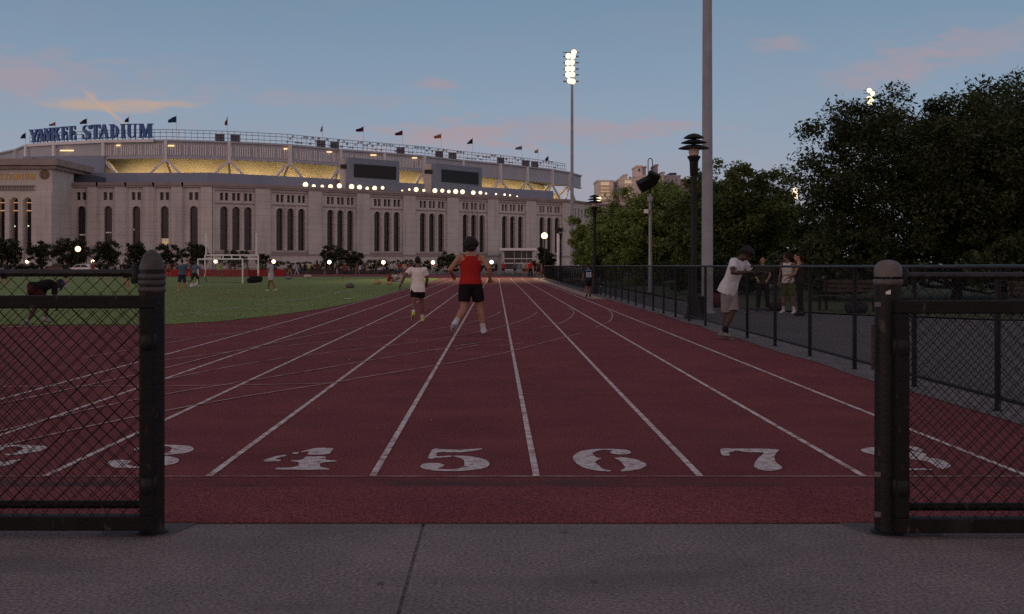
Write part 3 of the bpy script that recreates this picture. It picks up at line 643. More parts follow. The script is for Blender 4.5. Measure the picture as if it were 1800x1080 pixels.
# glyphs, condensed serif capitals: each a list of outlines in a unit cell (0..1 x 0..1)
def arcp(cx, cy, rx, ry, a0, a1, n=12): return [(cx+rx*math.cos(R(a0+(a1-a0)*i/n)), cy+ry*math.sin(R(a0+(a1-a0)*i/n))) for i in range(n+1)]
def bx(x0, x1, y0, y1): return [(x0,y0),(x1,y0),(x1,y1),(x0,y1)]
ser = .065
GL = {
 'Y': [[(.36,0.02),(.66,0.02),(.66,.42),(1.0,1-ser),(.78,1-ser),(.54,.54),(.30,1-ser),(0.02,1-ser),(.36,.42)], bx(-.03,.38,1-ser,1), bx(.68,1.03,1-ser,1), bx(.24,.78,0,ser)],
 'A': [[(.0,ser),(.12,ser),(.26,.34),(.60,.34),(.66,.24),(.70,ser),(1.0,ser),(.66,1.0),(.40,1.0)], bx(-.05,.28,0,ser), bx(.58,1.05,0,ser)],
 'N': [[(.10,0),(.24,0),(.24,.66),(.70,0),(.90,0),(.90,1),(.76,1),(.76,.40),(.34,1),(.10,1)], bx(0,.36,0,ser), bx(0,.30,1-ser,1), bx(.64,1.0,1-ser,1)],
 'K': [[(.12,0),(.42,0),(.42,.38),(.50,.46),(.72,0),(1.0,0),(.66,.62),(.95,1),(.76,1),(.42,.58),(.42,1),(.12,1)], bx(0,.52,0,ser), bx(0,.52,1-ser,1), bx(.64,1.04,0,ser), bx(.62,1.02,1-ser,1)],
 'E': [[(.14,ser),(.46,ser),(.46,.46),(.70,.46),(.70,.56),(.46,.56),(.46,1-ser),(.14,1-ser)], [(.02,0),(.98,0),(.98,.30),(.90,.30),(.80,ser),(.02,ser)], [(.02,1),(.95,1),(.95,.72),(.87,.72),(.78,1-ser),(.02,1-ser)], bx(.70,.77,.36,.66)],
 'S': [[(.92,.98),(.92,.70),(.84,.70)]+arcp(.48,.76,.30,.19,10,90,6)+[(.38,.93)]+arcp(.38,.80,.12,.10,110,230,6)+[(.80,.50)]+arcp(.60,.27,.36,.27,40,-90,8)+[(.40,0)]+[(.20,.07),(.14,.02),(.06,.02),(.06,.34),(.14,.34)]+arcp(.44,.26,.28,.20,190,275,6)+arcp(.52,.20,.16,.13,-70,60,6)+[(.20,.52)]+arcp(.40,.74,.33,.26,200,95,8)+[(.62,.98),(.80,.94),(.86,.98)]],
 'T': [bx(.34,.66,ser,1-ser), bx(.18,.82,0,ser), [(0,1),(1,1),(1,.70),(.92,.70),(.82,1-ser),(.18,1-ser),(.08,.70),(0,.70)]],
 'D': [[(.14,ser),(.50,ser)]+arcp(.50,.5,.46,.435,-88,88,14)+[(.14,1-ser)], bx(0.0,.52,0,ser-.001), bx(0.0,.52,1-ser+.001,1)],
 'I': [bx(.22,.78,ser,1-ser), bx(.02,.98,0,ser), bx(.02,.98,1-ser,1)],
 'U': [[(.08,1-ser),(.08,.28)]+arcp(.48,.28,.40,.28,180,360,12)+[(.88,1-ser),(.74,1-ser),(.74,.26)]+arcp(.55,.26,.19,.19,0,-180,8)+[(.36,1-ser)], bx(-.02,.48,1-ser,1), bx(.60,1.02,1-ser,1)],
 'M': [[(.06,0),(.18,0),(.18,.70),(.42,0),(.52,0),(.72,.66),(.72,0),(.98,0),(.98,1),(.70,1),(.53,.46),(.32,1),(.06,1)], bx(-.04,.28,0,ser), bx(.62,1.08,0,ser), bx(-.04,.34,1-ser,1), bx(.68,1.08,1-ser,1)],
}
HOLE = {'D': (.46,.64,.10,.90), 'A': (.34,.52,.42,.74)}
def glyph(ch, fn, d0, d1):
    m = MB()
    for i, pl in enumerate(GL[ch]):
        e = .012*i
        if i == 0 and ch in ('D', 'A'):
            o = [Vector((p[0],p[1],0)) for p in pl]
            if ch == 'D': hole = [(.46,.08)]+arcp(.46,.5,.20,.42,-85,85,10)+[(.46,.92)]
            else: hole = [(.30,.42),(.57,.42),(.46,.76)]
            hl = [Vector((p[0],p[1],0)) for p in hole]; allp = pl+hole; n = len(pl); k = len(hole); fs = []
            fv = o+hl
            for a, b, c in tessellate_polygon([o, hl]):
                if (fv[b]-fv[a]).cross(fv[c]-fv[a]).z < 0: a, c = c, a
                fs += [(a, b, c), (n+k+c, n+k+b, n+k+a)]
            for i2 in range(n): j = (i2+1) % n; fs.append((i2, n+k+i2, n+k+j, j))
            for i2 in range(k): j = (i2+1) % k; fs.append((n+i2, n+k+n+i2, n+k+n+j, n+j))
            m.add([fn(p[0],p[1],d0) for p in allp]+[fn(p[0],p[1],d1) for p in allp], fs)
        else: m.prism(pl, fn, d0+e, d1)
    return m
# gold inscription on the gate block
txt = 'YANKEE STADIUM'; u = gl-(92-61)*GY/F
for ch in reversed(txt):
    w = .35 if ch == ' ' else (.42 if ch == 'I' else 1.0)
    if ch != ' ':
        glyph(ch, lambda x, y, d, u=u, w=w: frg(u-w+x*w, P(0, 316, GY).z+y*1.25, d), .12, .01).build('inscription_letter', MT['gold'], stad)
    u -= w+.22
# parapet band and the ring of the upper deck
def offset(pts, d):
    out = []
    for i, p in enumerate(pts):
        t = (pts[min(i+1,len(pts)-1)]-pts[max(i-1,0)]).normalized(); out.append(p+Vector((-t.y, t.x))*d)
    return out
def band(m, pts, z0, z1, th=.5):
    q = offset(pts, th); n = len(pts)
    v = [(p.x,p.y,z) for z in (z0, z1) for p in pts]+[(p.x,p.y,z) for z in (z0, z1) for p in q]
    for i in range(n-1): m.add([v[i],v[i+1],v[n+i+1],v[n+i],v[2*n+i],v[2*n+i+1],v[3*n+i+1],v[3*n+i]], [(0,1,2,3),(5,4,7,6),(3,2,6,7),(1,0,4,5)])
rim = [(-60,284),(-20,276),(30,265),(48,257.5),(97,254.5),(183,250.5),(291,249),(402,252),(508,257),(597,265),(674,271),(744,276.5),(812,284),(878,290),(925,295),(969,300),(1000,305),(1021,311)]
ring = []
for px, py in rim: Y = 270*217/(466-py); ring.append(Vector(((px-CX)*Y/F, Y)))
ZF0, ZF1 = 26.75, 30.65
base = Wpts+tri[1:]
par = offset(base, 7.0)
m = MB(); band(m, [Vector((par[0].x-8, par[0].y))]+par[:4], ZC-.6, 22.0); band(m, par[3:], ZC-.6, 22.02); m.build('parapet', MT['parapet'], stad)
terr = MB(); q2 = offset(base, 30); n = len(base)
for i in range(n-1): terr.add([(base[i].x,base[i].y,ZC-.35),(base[i+1].x,base[i+1].y,ZC-.35),(q2[i+1].x,q2[i+1].y,ZC-.35),(q2[i].x,q2[i].y,ZC-.35)], [(0,1,2,3)])
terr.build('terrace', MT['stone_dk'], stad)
m = MB(); a = P(117, 299, 252); b = P(180, 299, 253)
m.add([(a.x,252,19.0),(b.x,253,19.0),(b.x,253,20.9),(a.x,252,22.3),(a.x,262,19.0),(b.x,262,19.0),(b.x,262,20.9),(a.x,262,22.3)], [(0,1,2,3),(3,2,6,7),(1,5,6,2),(4,0,3,7)]); m.build('stair_cladding', MT['slate'], stad)
m = MB(); a = P(56, 276, 262); b = P(96, 276, 262); m.add([(a.x,262,20),(b.x,262,20),(b.x,262,25.2),(a.x,262,26.1),(a.x,270,20),(b.x,270,20),(b.x,270,25.2),(a.x,270,26.1)], [(0,1,2,3),(3,2,6,7),(1,5,6,2),(4,0,3,7)]); m.build('stair_cladding', MT['slate'], stad)
m = MB(); band(m, [Vector((wx(40,266),266)), Vector((wx(115,264),264)), Vector((wx(184,264),264))], 18.5, 26.7, .6); m.build('upper_panel', MT['parapet'], stad)
m = MB(); band(m, [Vector((wx(-60,258),258)), Vector((wx(55,258),258))], 18.5, 25.4, .6); m.build('upper_panel', MT['frieze'], stad)
MBs = {}
for i in range(len(ring)-1):
    fr = Fr(ring[i], ring[i+1]); m = MB(); L = fr.L
    box_fr(m, fr, .0, L, ZF0, ZF1-.02, -.5, 0)
    box_fr(m, fr, -.02, L+.02, ZF1, ZF1+.45, -.9, .45); box_fr(m, fr, -.02, L+.02, ZF0-.12, ZF0+.2, -.7, .3)
    if 5 <= i <= 10:
        k = int(L/.55)
        for j in range(k):
            if (j*7+i) % 11 in (3, 4): continue
            u = .6+(L-1.2)*j/(k-1); sl = MBs.setdefault(i, MB()); box_fr(sl, fr, u-.13, u+.13, ZF0+.7, ZF1-.75, .005, .2)
    fo = m.build('frieze_panel', MT['frieze'], stad)
    if i in MBs: MBs[i].build('slats', MT['steelw'], fo)
    if i > 0:
        c = MB(); box_fr(c, fr, -.35, .35, ZF0-1.0, ZF1+.3, -.6, .75); c.build('column', MT['steelw'], stad)
        if i >= 5:
            prv = Fr(ring[i-1], ring[i])
            if True:
                s_ = MB(); s_.beam(fr(.2, ZF0-.4, .2), fr(4.2, 22.2, .9), .5, .5); s_.build('strut', MT['steelw'], stad)
                if i > 5:
                    s_ = MB(); s_.beam(prv(prv.L-.2, ZF0-.4, .2), prv(prv.L-4.2, 22.2, .9), .5, .5); s_.build('strut', MT['steelw'], stad)
                s_ = MB(); s_.beam(fr(.3, ZF0-.6, -1.0), fr(1.6, 22.6, -5.0), .55, .6); s_.build('raker', MT['seats'], stad)
# the deck seen through the gap: stepped rows under the frieze, lit warm
dk = MB(); N_ = 12
inner = ring[4:]
for k in range(N_):
    d0 = 3.5+k*.9; z0 = 20.8+k*.64
    a = offset(inner, d0); b = offset(inner, d0+.9)
    for i in range(len(inner)-1):
        dk.add([(a[i].x,a[i].y,z0),(a[i+1].x,a[i+1].y,z0),(a[i+1].x,a[i+1].y,z0+.64),(a[i].x,a[i].y,z0+.64)], [(0,1,2,3)])
        dk.add([(a[i].x,a[i].y,z0+.64),(a[i+1].x,a[i+1].y,z0+.64),(b[i+1].x,b[i+1].y,z0+.64),(b[i].x,b[i].y,z0+.64)], [(0,1,2,3)])
dk.build('stand_rows', MT['seats'], stad)
rf = MB(); a = offset(inner, .6); b = offset(inner, 16)
for i in range(len(inner)-1): rf.add([(a[i].x,a[i].y,ZF0+.6),(a[i+1].x,a[i+1].y,ZF0+.6),(b[i+1].x,b[i+1].y,ZF0+1.4),(b[i].x,b[i].y,ZF0+1.4)], [(0,3,2,1)])
rf.build('deck_roof', MT['frieze'], stad)
lm = bpy.data.lights.new('concourse_light', 'AREA'); lm.shape = 'RECTANGLE'; lm.size = 9; lm.size_y = .8; lm.color = (1, .74, .42); lm.energy = 470
for i in range(1, len(inner)-1):
    fr = Fr(inner[i], inner[i+1]); o = bpy.data.objects.new('concourse_light', lm); COL.objects.link(o); o.parent = stad
    p = fr(fr.L/2, ZF0-.1, -1.2); o.location = p-stad.location
    o.rotation_euler = (Vector((fr.n.x, fr.n.y, 1.1))).to_track_quat('Z', 'Y').to_euler()
# scoreboards
def board(pxa, pxb, pya, pyb, pyc, pyd, scr, Y0, Y1, pil):
    a = P(pxa, pya, Y0); b = P(pxb, pyb, Y1); fr = Fr(Vector((a.x, Y0)), Vector((b.x, Y1))); L = fr.L
    zt0 = a.z; m = MB(); box_fr(m, fr, 0, L, 19.2, zt0, -2.2, 0); o = m.build('scoreboard', MT['board'], stad)
    m = MB(); box_fr(m, fr, L*scr[0], L*scr[1], scr[2], scr[3], 0, .12); m.build('screen', MT['screen'], o)
    q = Fr(Vector((P(pil[0],0,Y0).x, Y0+1.0)), Vector((P(pil[1],0,Y0).x, Y0+1.0)))
    m = MB(); box_fr(m, q, 0, q.L, 19.2, zt0-.2, -2.2, 0); m.build('board_pier', MT['stone'], stad)
    m = MB(); box_fr(m, q, q.L*.1, q.L*.75, zt0-2.6, zt0-1.6, 0, .4); m.build('speaker_box', MT['screen'], stad)
board(613, 702, 277, 283, 0, 0, (.10, .93, 22.4, 25.6), 272, 282, (596, 613))
board(766, 847, 287, 293, 0, 0, (.12, .92, 22.6, 25.8), 289, 303, (744, 765))
# warm globes along the terrace edge
edge_f = base
for px, py, r in [(537,325,.62),(551.5,327.5,.42),(566.5,328,.38),(581,328.5,.55),(596.5,327,.58),(618,328.5,.62),(632,329.5,.58),(645.5,331.5,.4),(658.5,331,.55),(672.5,330.5,.42),(707,335.5,.22),(719.5,333.5,.28),(731.5,333.5,.58),(745,335,.36),(764.5,335.5,.6),(777.5,335.5,.48),(789,337,.42),(801,337,.62),(813,337.5,.58),(832,339,.55),(844.5,339,.46),(854.5,340.5,.26),(872,341.5,.26),(887,342.5,.3),(896.5,343.5,.24),(909,345.5,.2)]:
    k = (px-CX)/F
    for a, b in zip(edge_f[:-1], edge_f[1:]):
        den = (b.x-a.x)-k*(b.y-a.y); t = (k*a.y-a.x)/den
        if 0 <= t <= 1:
            Y = a.y+t*(b.y-a.y); break
    Y -= .4; q = P(px, py, Y); m = MB(); m.ball(q, r*.95, n=14, m=10); g = m.build('terrace_lamp', MT['lamp'], stad)
    m = MB(); m.tube([(q.x, q.y, ZC-.05), (q.x, q.y, q.z-r*.9)], .09, 6); m.build('lamp_stem', MT['black'], g)
for px, py, w in ((122,265,36),(208,256,8),(301,256.5,12),(502,262,7),(578,267.5,13),(655,273,16),(728,278,13),(1003,349.5,0)):
    if not w: continue
    Yr = 270*217/(466-np.interp(px, [r[0] for r in rim], [r[1] for r in rim]))-.35
    q = P(px, py, Yr); m = MB(); m.box(q.x-w*.062, q.x+w*.062, q.y-.12, q.y-.02, q.z-.16, q.z+.16); m.build('strip_light', MT['warmbar'], stad)
q = P(1052, 350, 331); MB().ball((q.x,330,q.z), .7, n=12, m=8).build('terrace_lamp', MT['lamp'], stad)
q = P(1139-139+4, 338, 352); 
# roof rails and dark lamp banks
m = MB(); rr = offset(ring[3:-1], .8)
for z in (31.9, 32.9, 33.6):
    m.tube([(p.x,p.y,z) for p in rr], .07, 5)
for a, b in zip(rr[:-1], rr[1:]):
    k = max(2, int((b-a).length/1.4))
    for j in range(k): p = a+(b-a)*j/k; m.tube([(p.x,p.y,31.0),(p.x,p.y,33.6)], .05, 4, cap=False)
m.build('roof_rail', MT['galv'], stad)
def ring_at(px, off=1.0):
    Y = 270*217/(466-np.interp(px, [r[0] for r in rim], [r[1] for r in rim]))+off; return (px-CX)*Y/F, Y
MT['bank'] = mat('lamp_bank_grey', (.14,.15,.185), (.09,.10,.13), 1.5, .5)
for px in (386, 413, 564, 588, 704, 772, 795, 880, 924, 940):
    X, Y = ring_at(px, .3); w = 1.05; k_ = MB(); z0 = 31.3
    for i in range(3):
        for j in range(3): k_.box(X-w+i*.72, X-w+i*.72+.6, Y-.3, Y+.3, z0+j*.56, z0+j*.56+.42)
    k_.box(X-w-.05, X+w+.05, Y+.31, Y+.4, z0-.3, z0+1.6); k_.build('lamp_bank', MT['bank'], stad)
MT['fhous'] = mat('flood_housings', (.34,.35,.4), (.12,.12,.15), 1.5, .4)
for px in range(505, 985, 5):
    X, Y = ring_at(px, .1); s = random.uniform(.22, .34); z = random.choice((31.5, 32.3, 33.0)); m = MB(); m.box(X-s, X+s, Y-.2, Y+.2, z, z+s*1.3); m.build('roof_flood', MT['fhous'], stad)
# entrance pavilion
EX0, EX1, EY = P(882, 0, 283).x, P(940, 0, 283).x, 283.0
ent = thing('entrance_pavilion', 'small glazed entrance hall with pale frames standing before the ballpark wall', 'pavilion', ((EX0+EX1)/2, EY, 0))
zr = P(0, 439, EY).z
m = MB(); m.box(EX0-.6, EX1+.4, EY-.8, EY+9, zr-.25, zr+.35); m.build('roof', MT['white'], ent)
m = MB(); m.box(EX0, EX0+.5, EY, EY+8, 0, zr-.26); m.box(EX1-.5, EX1, EY, EY+8, 0, zr-.26); m.box(EX0+.5, EX1-.5, EY+7.5, EY+8, 0, zr-.26); m.build('wall', MT['stone'], ent)
m = MB(); z1, z2 = P(0, 455, EY).z, P(0, 463, EY).z
for z in (z1, z2, .1): m.box(EX0+.51, EX1-.51, EY-.02, EY+.1, z-.09, z+.09)
for k in (0, .36, .62, .8, 1): x = EX0+.6+(EX1-EX0-1.2)*k; m.box(x-.035, x+.035, EY-.01, EY+.09, .2, zr-.28)
m.build('frame', MT['white'], ent)
m = MB(); m.box(EX0+.5, EX1-.5, EY+.12, EY+.16, .2, zr-.3); m.build('glazing', mat('entrance_glass', (.035,.037,.04), (.02,.021,.024), .8, .25, spec=.4), ent)
for px in (908.5, 916.5):
    q = P(px, 0, EY); m = MB(); m.box(q.x-.5, q.x+.5, EY-.10, EY-.04, .12, z2-.15); d = m.build('door', mat('blue_door_glass', (.10,.16,.21), (.08,.13,.17), 1, .2), ent)
    m = MB(); [m.box(q.x+s*.55-.07, q.x+s*.55+.07, EY-.14, EY-.03, .1, z2-.1) for s in (-1,1)]; m.build('door_frame', MT['white'], d)
q = P(901, 448, EY+2); MB().ball(q, .25, n=10, m=6).build('ceiling_lamp', emit('pale_lamp', (1,.8,.6), .8), ent)
# rooftop sign
sign = thing('rooftop_sign', 'big dark blue serif capital letters standing on the ballpark rim', 'sign', (-105, 274, 31))
def ring_pt(px, off):
    Y = 270*217/(466-np.interp(px, [r[0] for r in rim], [r[1] for r in rim])); return Vector(((px-CX)*Y/F, Y-off))
letters = [('Y',54,68,250.5,228),('A',67,79,249.5,227),('N',79,92,248.5,225.5),('K',91,107,247.5,224.5),('E',109,121,246.5,223),('E',123,135,246,222),('S',146.5,161.5,245.5,220.5),('T',161.5,178,244.5,219.5),('A',177,192,244,219),('D',194,211.5,243.5,218.8),('I',213.5,222.5,243,218.3),('U',225,242.5,242.8,218),('M',246,269,242.5,217.8)]
for i, (ch, a, b, yb, yt) in enumerate(letters):
    A = ring_pt(a, .5+.02*i); B = ring_pt(b, .5+.02*i); fr = Fr(A, B); Ym = (A.y+B.y)/2; zb = P(0, yb, Ym).z; zt = P(0, yt, Ym).z
    glyph(ch, lambda x, y, d: fr(x*fr.L, zb+y*(zt-zb), d), .3, -.3).build('letter', MT['blue'], sign)
    m = MB()
    for u in (.25, .75): m.beam(fr(fr.L*u, 31.0, -.5), fr(fr.L*u, zb+(zt-zb)*.6, -.5), .18)
    m.build('letter_brace', MT['galv'], sign)
m = MB(); band(m, [ring_pt(p, .9) for p in (47, 97, 140, 183, 230, 272)], 31.15, P(0, 243.5, 270).z-.9, 1.2); m.build('catwalk', MT['steelw'], sign)
# flags
def flag(px, ytop, ybot, w, col, label, droop=1.0, pole_bot=None):
    X, Y = ring_at(px, 1.5); zt = P(0, ytop, Y).z; zb = P(0, ybot, Y).z
    t = thing('flag', label, 'flag', (X, Y, 31), group='flags around the ballpark rim')
    MB().tube([(X,Y,31),(X,Y,zt+.4)], [.06,.035], 6).build('pole', MT['steelw'], t)
    H = (zt-zb)*1.1; w *= 1.25; n = 7; vs = []; hh = H*.66
    for i in range(n):
        f = i/(n-1); top = zt-f*H*.38*droop; bot = top-hh*(1-.55*f*droop); x = X-f*w
        y = Y+.25*math.sin(f*7+px)
        vs += [(x, y-.02, top), (x, y-.02, bot), (x, y+.02, top), (x, y+.02, bot)]
    fs = []
    for i in range(n-1): a = 4*i; b = a+4; fs += [(a,a+1,b+1,b),(a+2,b+2,b+3,a+3),(a,b,b+2,a+2),(a+1,a+3,b+3,b+1)]
    fs += [(0,2,3,1),(4*n-4,4*n-3,4*n-1,4*n-2)]
    MB().add(vs, fs).build('cloth', cloth(col, 'flag_cloth'), t)
for a in [(45,232.5,248,1.1,(.03,.035,.06),'dark flag at the far end of the rim, before the first sign letter',1.4),
          (97.5,215,224,1.2,(.30,.10,.09),'faded red flag above the N and K of the blue sign',1.0),
          (152.5,208,222,1.4,(.03,.025,.035),'dark drooping flag above the S of the blue sign',1.3),
          (226.5,204.5,219,.9,(.035,.03,.04),'dark flag above the second word between its I and U',1.5),
          (310,204,220,1.6,(.02,.05,.12),'navy flag flying right after the last sign letter',1.0),
          (400,205,226,.5,(.28,.06,.05),'limp red flag on the pole between two roof lamp banks',1.2),
          (567,220,236,.45,(.05,.12,.22),'thin blue flag hanging nearly edge-on above the frieze',1.3),
          (639,223,235,1.6,(.06,.02,.025),'dark maroon flag left of the first scoreboard screen edge',1.0),
          (707.5,229.5,241.5,1.6,(.09,.025,.025),'dark red flag above the right edge of the first scoreboard',1.0),
          (775.5,235.5,246.5,1.6,(.34,.10,.05),'orange red flag above the left part of the second scoreboard',.9),
          (831,243,257,1.3,(.025,.025,.035),'black flag above the right part of the second scoreboard',1.4),
          (917.5,256.5,266,1.6,(.11,.17,.25),'pale blue flag far along the receding rim',.9),
          (946,262.5,272,.9,(.5,.27,.04),'yellow flag on the receding rim just left of the tall light pole',.7),
          (964,274,287,.8,(.04,.04,.05),'small dark flag lowest on the receding rim',1.0)]: flag(*a)
# ------------------------------------------------------------------ apartment blocks beyond the wing
def Pz(py, Y): return CAMZ-(py-CY)*Y/F
def apartment(name_label, Y, pieces, lit, dark):
    x0 = P(pieces[0][0], 0, Y).x; t = thing('apartment_block', name_label, 'building', (x0, Y, 0), group='flats far beyond the ballpark')
    for (pa, pb, pt, dep, mt) in pieces:
        a, b = P(pa, 0, Y).x, P(pb, 0, Y).x; m = MB(); m.box(a, b, Y+(dep or 0), Y+18+(dep or 0), 0, Pz(pt, Y)); m.box(a-.3, b+.3, Y-.3+(dep or 0), Y+18.3+(dep or 0), Pz(pt, Y)+.01, Pz(pt, Y)+.8); m.build('wall', mt, t)
    for (pa, pb, pts) in lit:
        for py in pts:
            a, b = P(pa, 0, Y).x, P(pb, 0, Y).x; z = Pz(py, Y); m = MB(); m.box(a, b, Y-.05, Y+.6, z, z+1.75); w = m.build('balcony', MT['winlit'], t)
            m = MB(); m.box(a-.15, b+.15, Y-1.1, Y-.06, z-.95, z-.05); m.build('railing', MT['flatw'], w)
    for (pa, pb, pc, pd) in dark:
        a, b = P(pa, 0, Y).x, P(pb, 0, Y).x; m = MB(); m.box(a, b, Y-.08, Y+.2, Pz(pd, Y), Pz(pc, Y)); m.build('window', MT['glass'], t)
    return t
MT['flatw'] = mat('pale_flats', (.78,.66,.60), (.68,.57,.52), .15, .9); MT['flatb'] = mat('brown_flats', (.36,.29,.28), (.30,.24,.23), .15, .9); MT['flatg'] = mat('grey_flats', (.5,.46,.48), (.42,.385,.4), .15, .9)
apartment('pale apartment block with lit yellow balconies left of the others', 520, [(1050,1078.5,320,0,MT['flatw']),(1078.6,1088,321,6,MT['flatb'])], [(1056,1071,[325.5,331.5,337.5,343.5,349.5])], [(1081,1085,325,329),(1081,1085,333,337),(1081,1085,341,345)])
apartment('pale apartment block with lit balconies and a square roof tower', 540, [(1088.2,1118,317,0,MT['flatw']),(1098,1103,309,1,MT['flatw']),(1120.5,1130.5,293,3,MT['flatw']),(1130.6,1137,294.5,3.2,MT['flatb']),(1118.1,1140,311,2,MT['flatw'])], [(1098,1110,[322.5,328.5,334.5,340.5,346.5])], [(1122,1125.5,297,302),(1106,1109,311,314.5)])
apartment('apartment block with a thin brown chimney on its roof', 560, [(1150,1166,308.5,0,MT['flatw']),(1154.5,1158,291,3,MT['flatb']),(1166.1,1170,304,4,MT['flatg'])], [], [(1152,1154,313,317),(1157,1159,313,317),(1152,1154,322,326),(1157,1159,322,326),(1161,1163,318,322)])
apartment('grey apartment block with a dark tank on the roof, rightmost of the flats', 580, [(1170.2,1196,311,0,MT['flatg']),(1180,1190,306,3,MT['slate']),(1196.2,1235,316,6,MT['flatb'])], [], [(1174,1176,315,319),(1181,1183,315,319),(1188,1190,315,319),(1174,1176,324,328),(1181,1183,324,328)])

# ------------------------------------------------------------------ trees and shrubs
def leaves(name, clusters, nper, size, m, parent, seed, flat=.5, droop=0.0):
    r = np.random.default_rng(seed); cs = np.array(clusters); k = len(cs)
    cen = np.repeat(cs[:, :3], nper, 0); rad = np.repeat(cs[:, 3:4], nper, 0); n = len(cen)
    off = r.normal(0, 1, (n, 3)); off /= np.linalg.norm(off, axis=1, keepdims=True); off *= (r.random((n, 1))**.55)
    off[:, 2] *= .75
    p = cen+off*rad
    nrm = r.normal(0, 1, (n, 3)); nrm[:, 2] = np.abs(nrm[:, 2])+flat; nrm /= np.linalg.norm(nrm, axis=1, keepdims=True)
    a = np.cross(nrm, r.normal(0, 1, (n, 3))); a /= np.linalg.norm(a, axis=1, keepdims=True); b = np.cross(nrm, a)
    s = size*(.55+.9*r.random((n, 1)))
    v = np.stack([p-a*s, p-b*s*.45+nrm*s*.1, p+a*s, p+b*s*.45+nrm*s*.1], 1).reshape(-1, 3)
    v -= np.array(parent_loc(parent))
    me = bpy.data.meshes.new(name); me.vertices.add(4*n); me.vertices.foreach_set('co', v.astype(np.float32).ravel())
    me.loops.add(4*n); me.loops.foreach_set('vertex_index', np.arange(4*n, dtype=np.int32)); me.polygons.add(n)
    me.polygons.foreach_set('loop_start', np.arange(0, 4*n, 4, dtype=np.int32)); me.polygons.foreach_set('loop_total', np.full(n, 4, dtype=np.int32))
    me.update(); me.validate(); me.materials.append(m)
    o = bpy.data.objects.new(name, me); COL.objects.link(o); o.parent = parent; return o
def tree(name, label, x, y, H, W, z0, nb, nper, size, lm, seed, depth=None, group=None, shape='round', cr=.16, trunk=True, cat='tree', gap=.0):
    r = random.Random(seed); t = thing(name, label, cat, (x, y, 0), group=group); D = (depth or W)/2; Rx = W/2
    zc = (z0+H)/2; Rz = (H-z0)/2; cl = []; tips = []
    while len(cl) < nb:
        d = Vector((r.gauss(0,1), r.gauss(0,1), r.gauss(0,1))); d.normalize()
        q = r.random()**(.38 if shape != 'open' else .30)
        lump = 1+.16*math.sin(d.x*5+seed)*math.cos(d.z*4+seed*2)+.10*math.sin(d.y*7+d.z*5+seed)
        k = q*lump*(r.uniform(1.0, 1.08 if shape == 'open' else 1.06) if r.random() < .22 else 1.0)
        if d.z < 0 and shape != 'bush': k *= .93
        p = Vector((x+d.x*Rx*k, y+d.y*D*k, zc+d.z*Rz*k*(1.0 if d.z > 0 else 1.0)))
        if p.z < z0*.6 or p.z < .15: continue
        cl.append((p.x, p.y, p.z, cr*min(W, H)*r.uniform(.45, 1.05)*.62)); tips.append(p)
    bm_ = MB(); th = max(.06, H*.022)
    bm_.tube([(x,y,-.05),(x+.06*r.uniform(-1,1),y,z0*.6+.2),(x+.1*r.uniform(-1,1),y,zc)], [th*1.5, th, th*.45], 8)
    nl = 14
    r.shuffle(tips)
    for q in tips[:nl*2]:
        b = Vector((x, y, min(zc, max(z0*.5+.2, q.z-Rz*.8)))); mid = (b+q)/2+Vector((0,0,-.06*H*r.random()))
        bm_.tube([b, mid, q], [th*.42, th*.26, th*.08], 5)
    bm_.build('trunk', MT['bark'], t)
    leaves('crown', cl, nper, size, lm, t, seed)
    return t
LD = leafmat('leaf_dark', (.062,.08,.028), (.03,.039,.015)); LM_ = leafmat('leaf_mid', (.14,.175,.055), (.055,.075,.024)); LB = leafmat('leaf_bright', (.26,.33,.09), (.11,.15,.04)); LF = leafmat('leaf_far', (.055,.06,.026), (.022,.026,.013))
tree('locust_tree', 'tallest broad dark tree standing beyond the right gate', 18.25, 45, 8.1, 12.4, .5, 520, 260, .085, LD, 11, depth=9, shape='open', cr=.20)
tree('locust_tree', 'dark tree at the photo edge, overlapping the tallest broad tree', 22.3, 47.5, 8.5, 10.5, .5, 400, 230, .09, LD, 12, depth=8, shape='open', cr=.21)
tree('round_tree', 'dark rounded tree between the tall galvanised pole and the tallest tree', 12.5, 60, 6.75, 6.6, .1, 300, 200, .10, LM_, 13, cr=.19)
tree('round_tree', 'low dark tree filling the gap beside the tallest tree', 15.7, 64, 5.6, 6.4, .1, 180, 180, .10, LD, 14, cr=.2)
tree('round_tree', 'bright green tree directly behind the galvanised camera pole', 10.3, 75, 6.5, 7.4, .05, 340, 200, .105, LB, 15, cr=.19)
tree('round_tree', 'bright green tree nearest the ballpark wall', 8.9, 95, 5.9, 6.4, .05, 250, 150, .14, LB, 16, cr=.19)
tree('round_tree', 'mid green tree behind the tall galvanised pole', 13.3, 82, 6.9, 7.5, .1, 200, 150, .14, LM_, 17, cr=.19)
tree('round_tree', 'mid green tree seen between the two bright green trees', 13.6, 112, 7.3, 8.0, .1, 200, 130, .17, LM_, 18, cr=.19)
tree('small_shrub', 'round bush at the far end of the fence by the entrance hall', 5.9, 135, 3.4, 2.9, .1, 60, 110, .13, LF, 19, cr=.25, cat='shrub', shape='bush')
for i, (x, y, H, W) in enumerate([(20,66,4.5,14),(32,62,5,14),(13.5,43,2.6,7),(19.5,40,2.4,7),(25.5,37,2.6,7),(10.2,52,1.9,5),(31,44,8,8)]):
    lab = ['wide dark thicket glimpsed between the trunks behind the tallest tree','wide dark thicket at the photo edge behind the right gate mesh','dark low shrub under the left half of the tallest tree','dark low shrub under the right half of the tallest tree','dark low shrub at the photo edge beyond the right gate','dark low shrub behind the tall galvanised pole','dark tree standing outside the photo edge'][i]
    tree('low_shrub', lab, x, y, H, W, .05, 100, 150, .10, LD, 30+i, depth=3.2 if H < 4 else 7, cr=.34 if H < 4 else .2, cat='shrub', shape='bush')
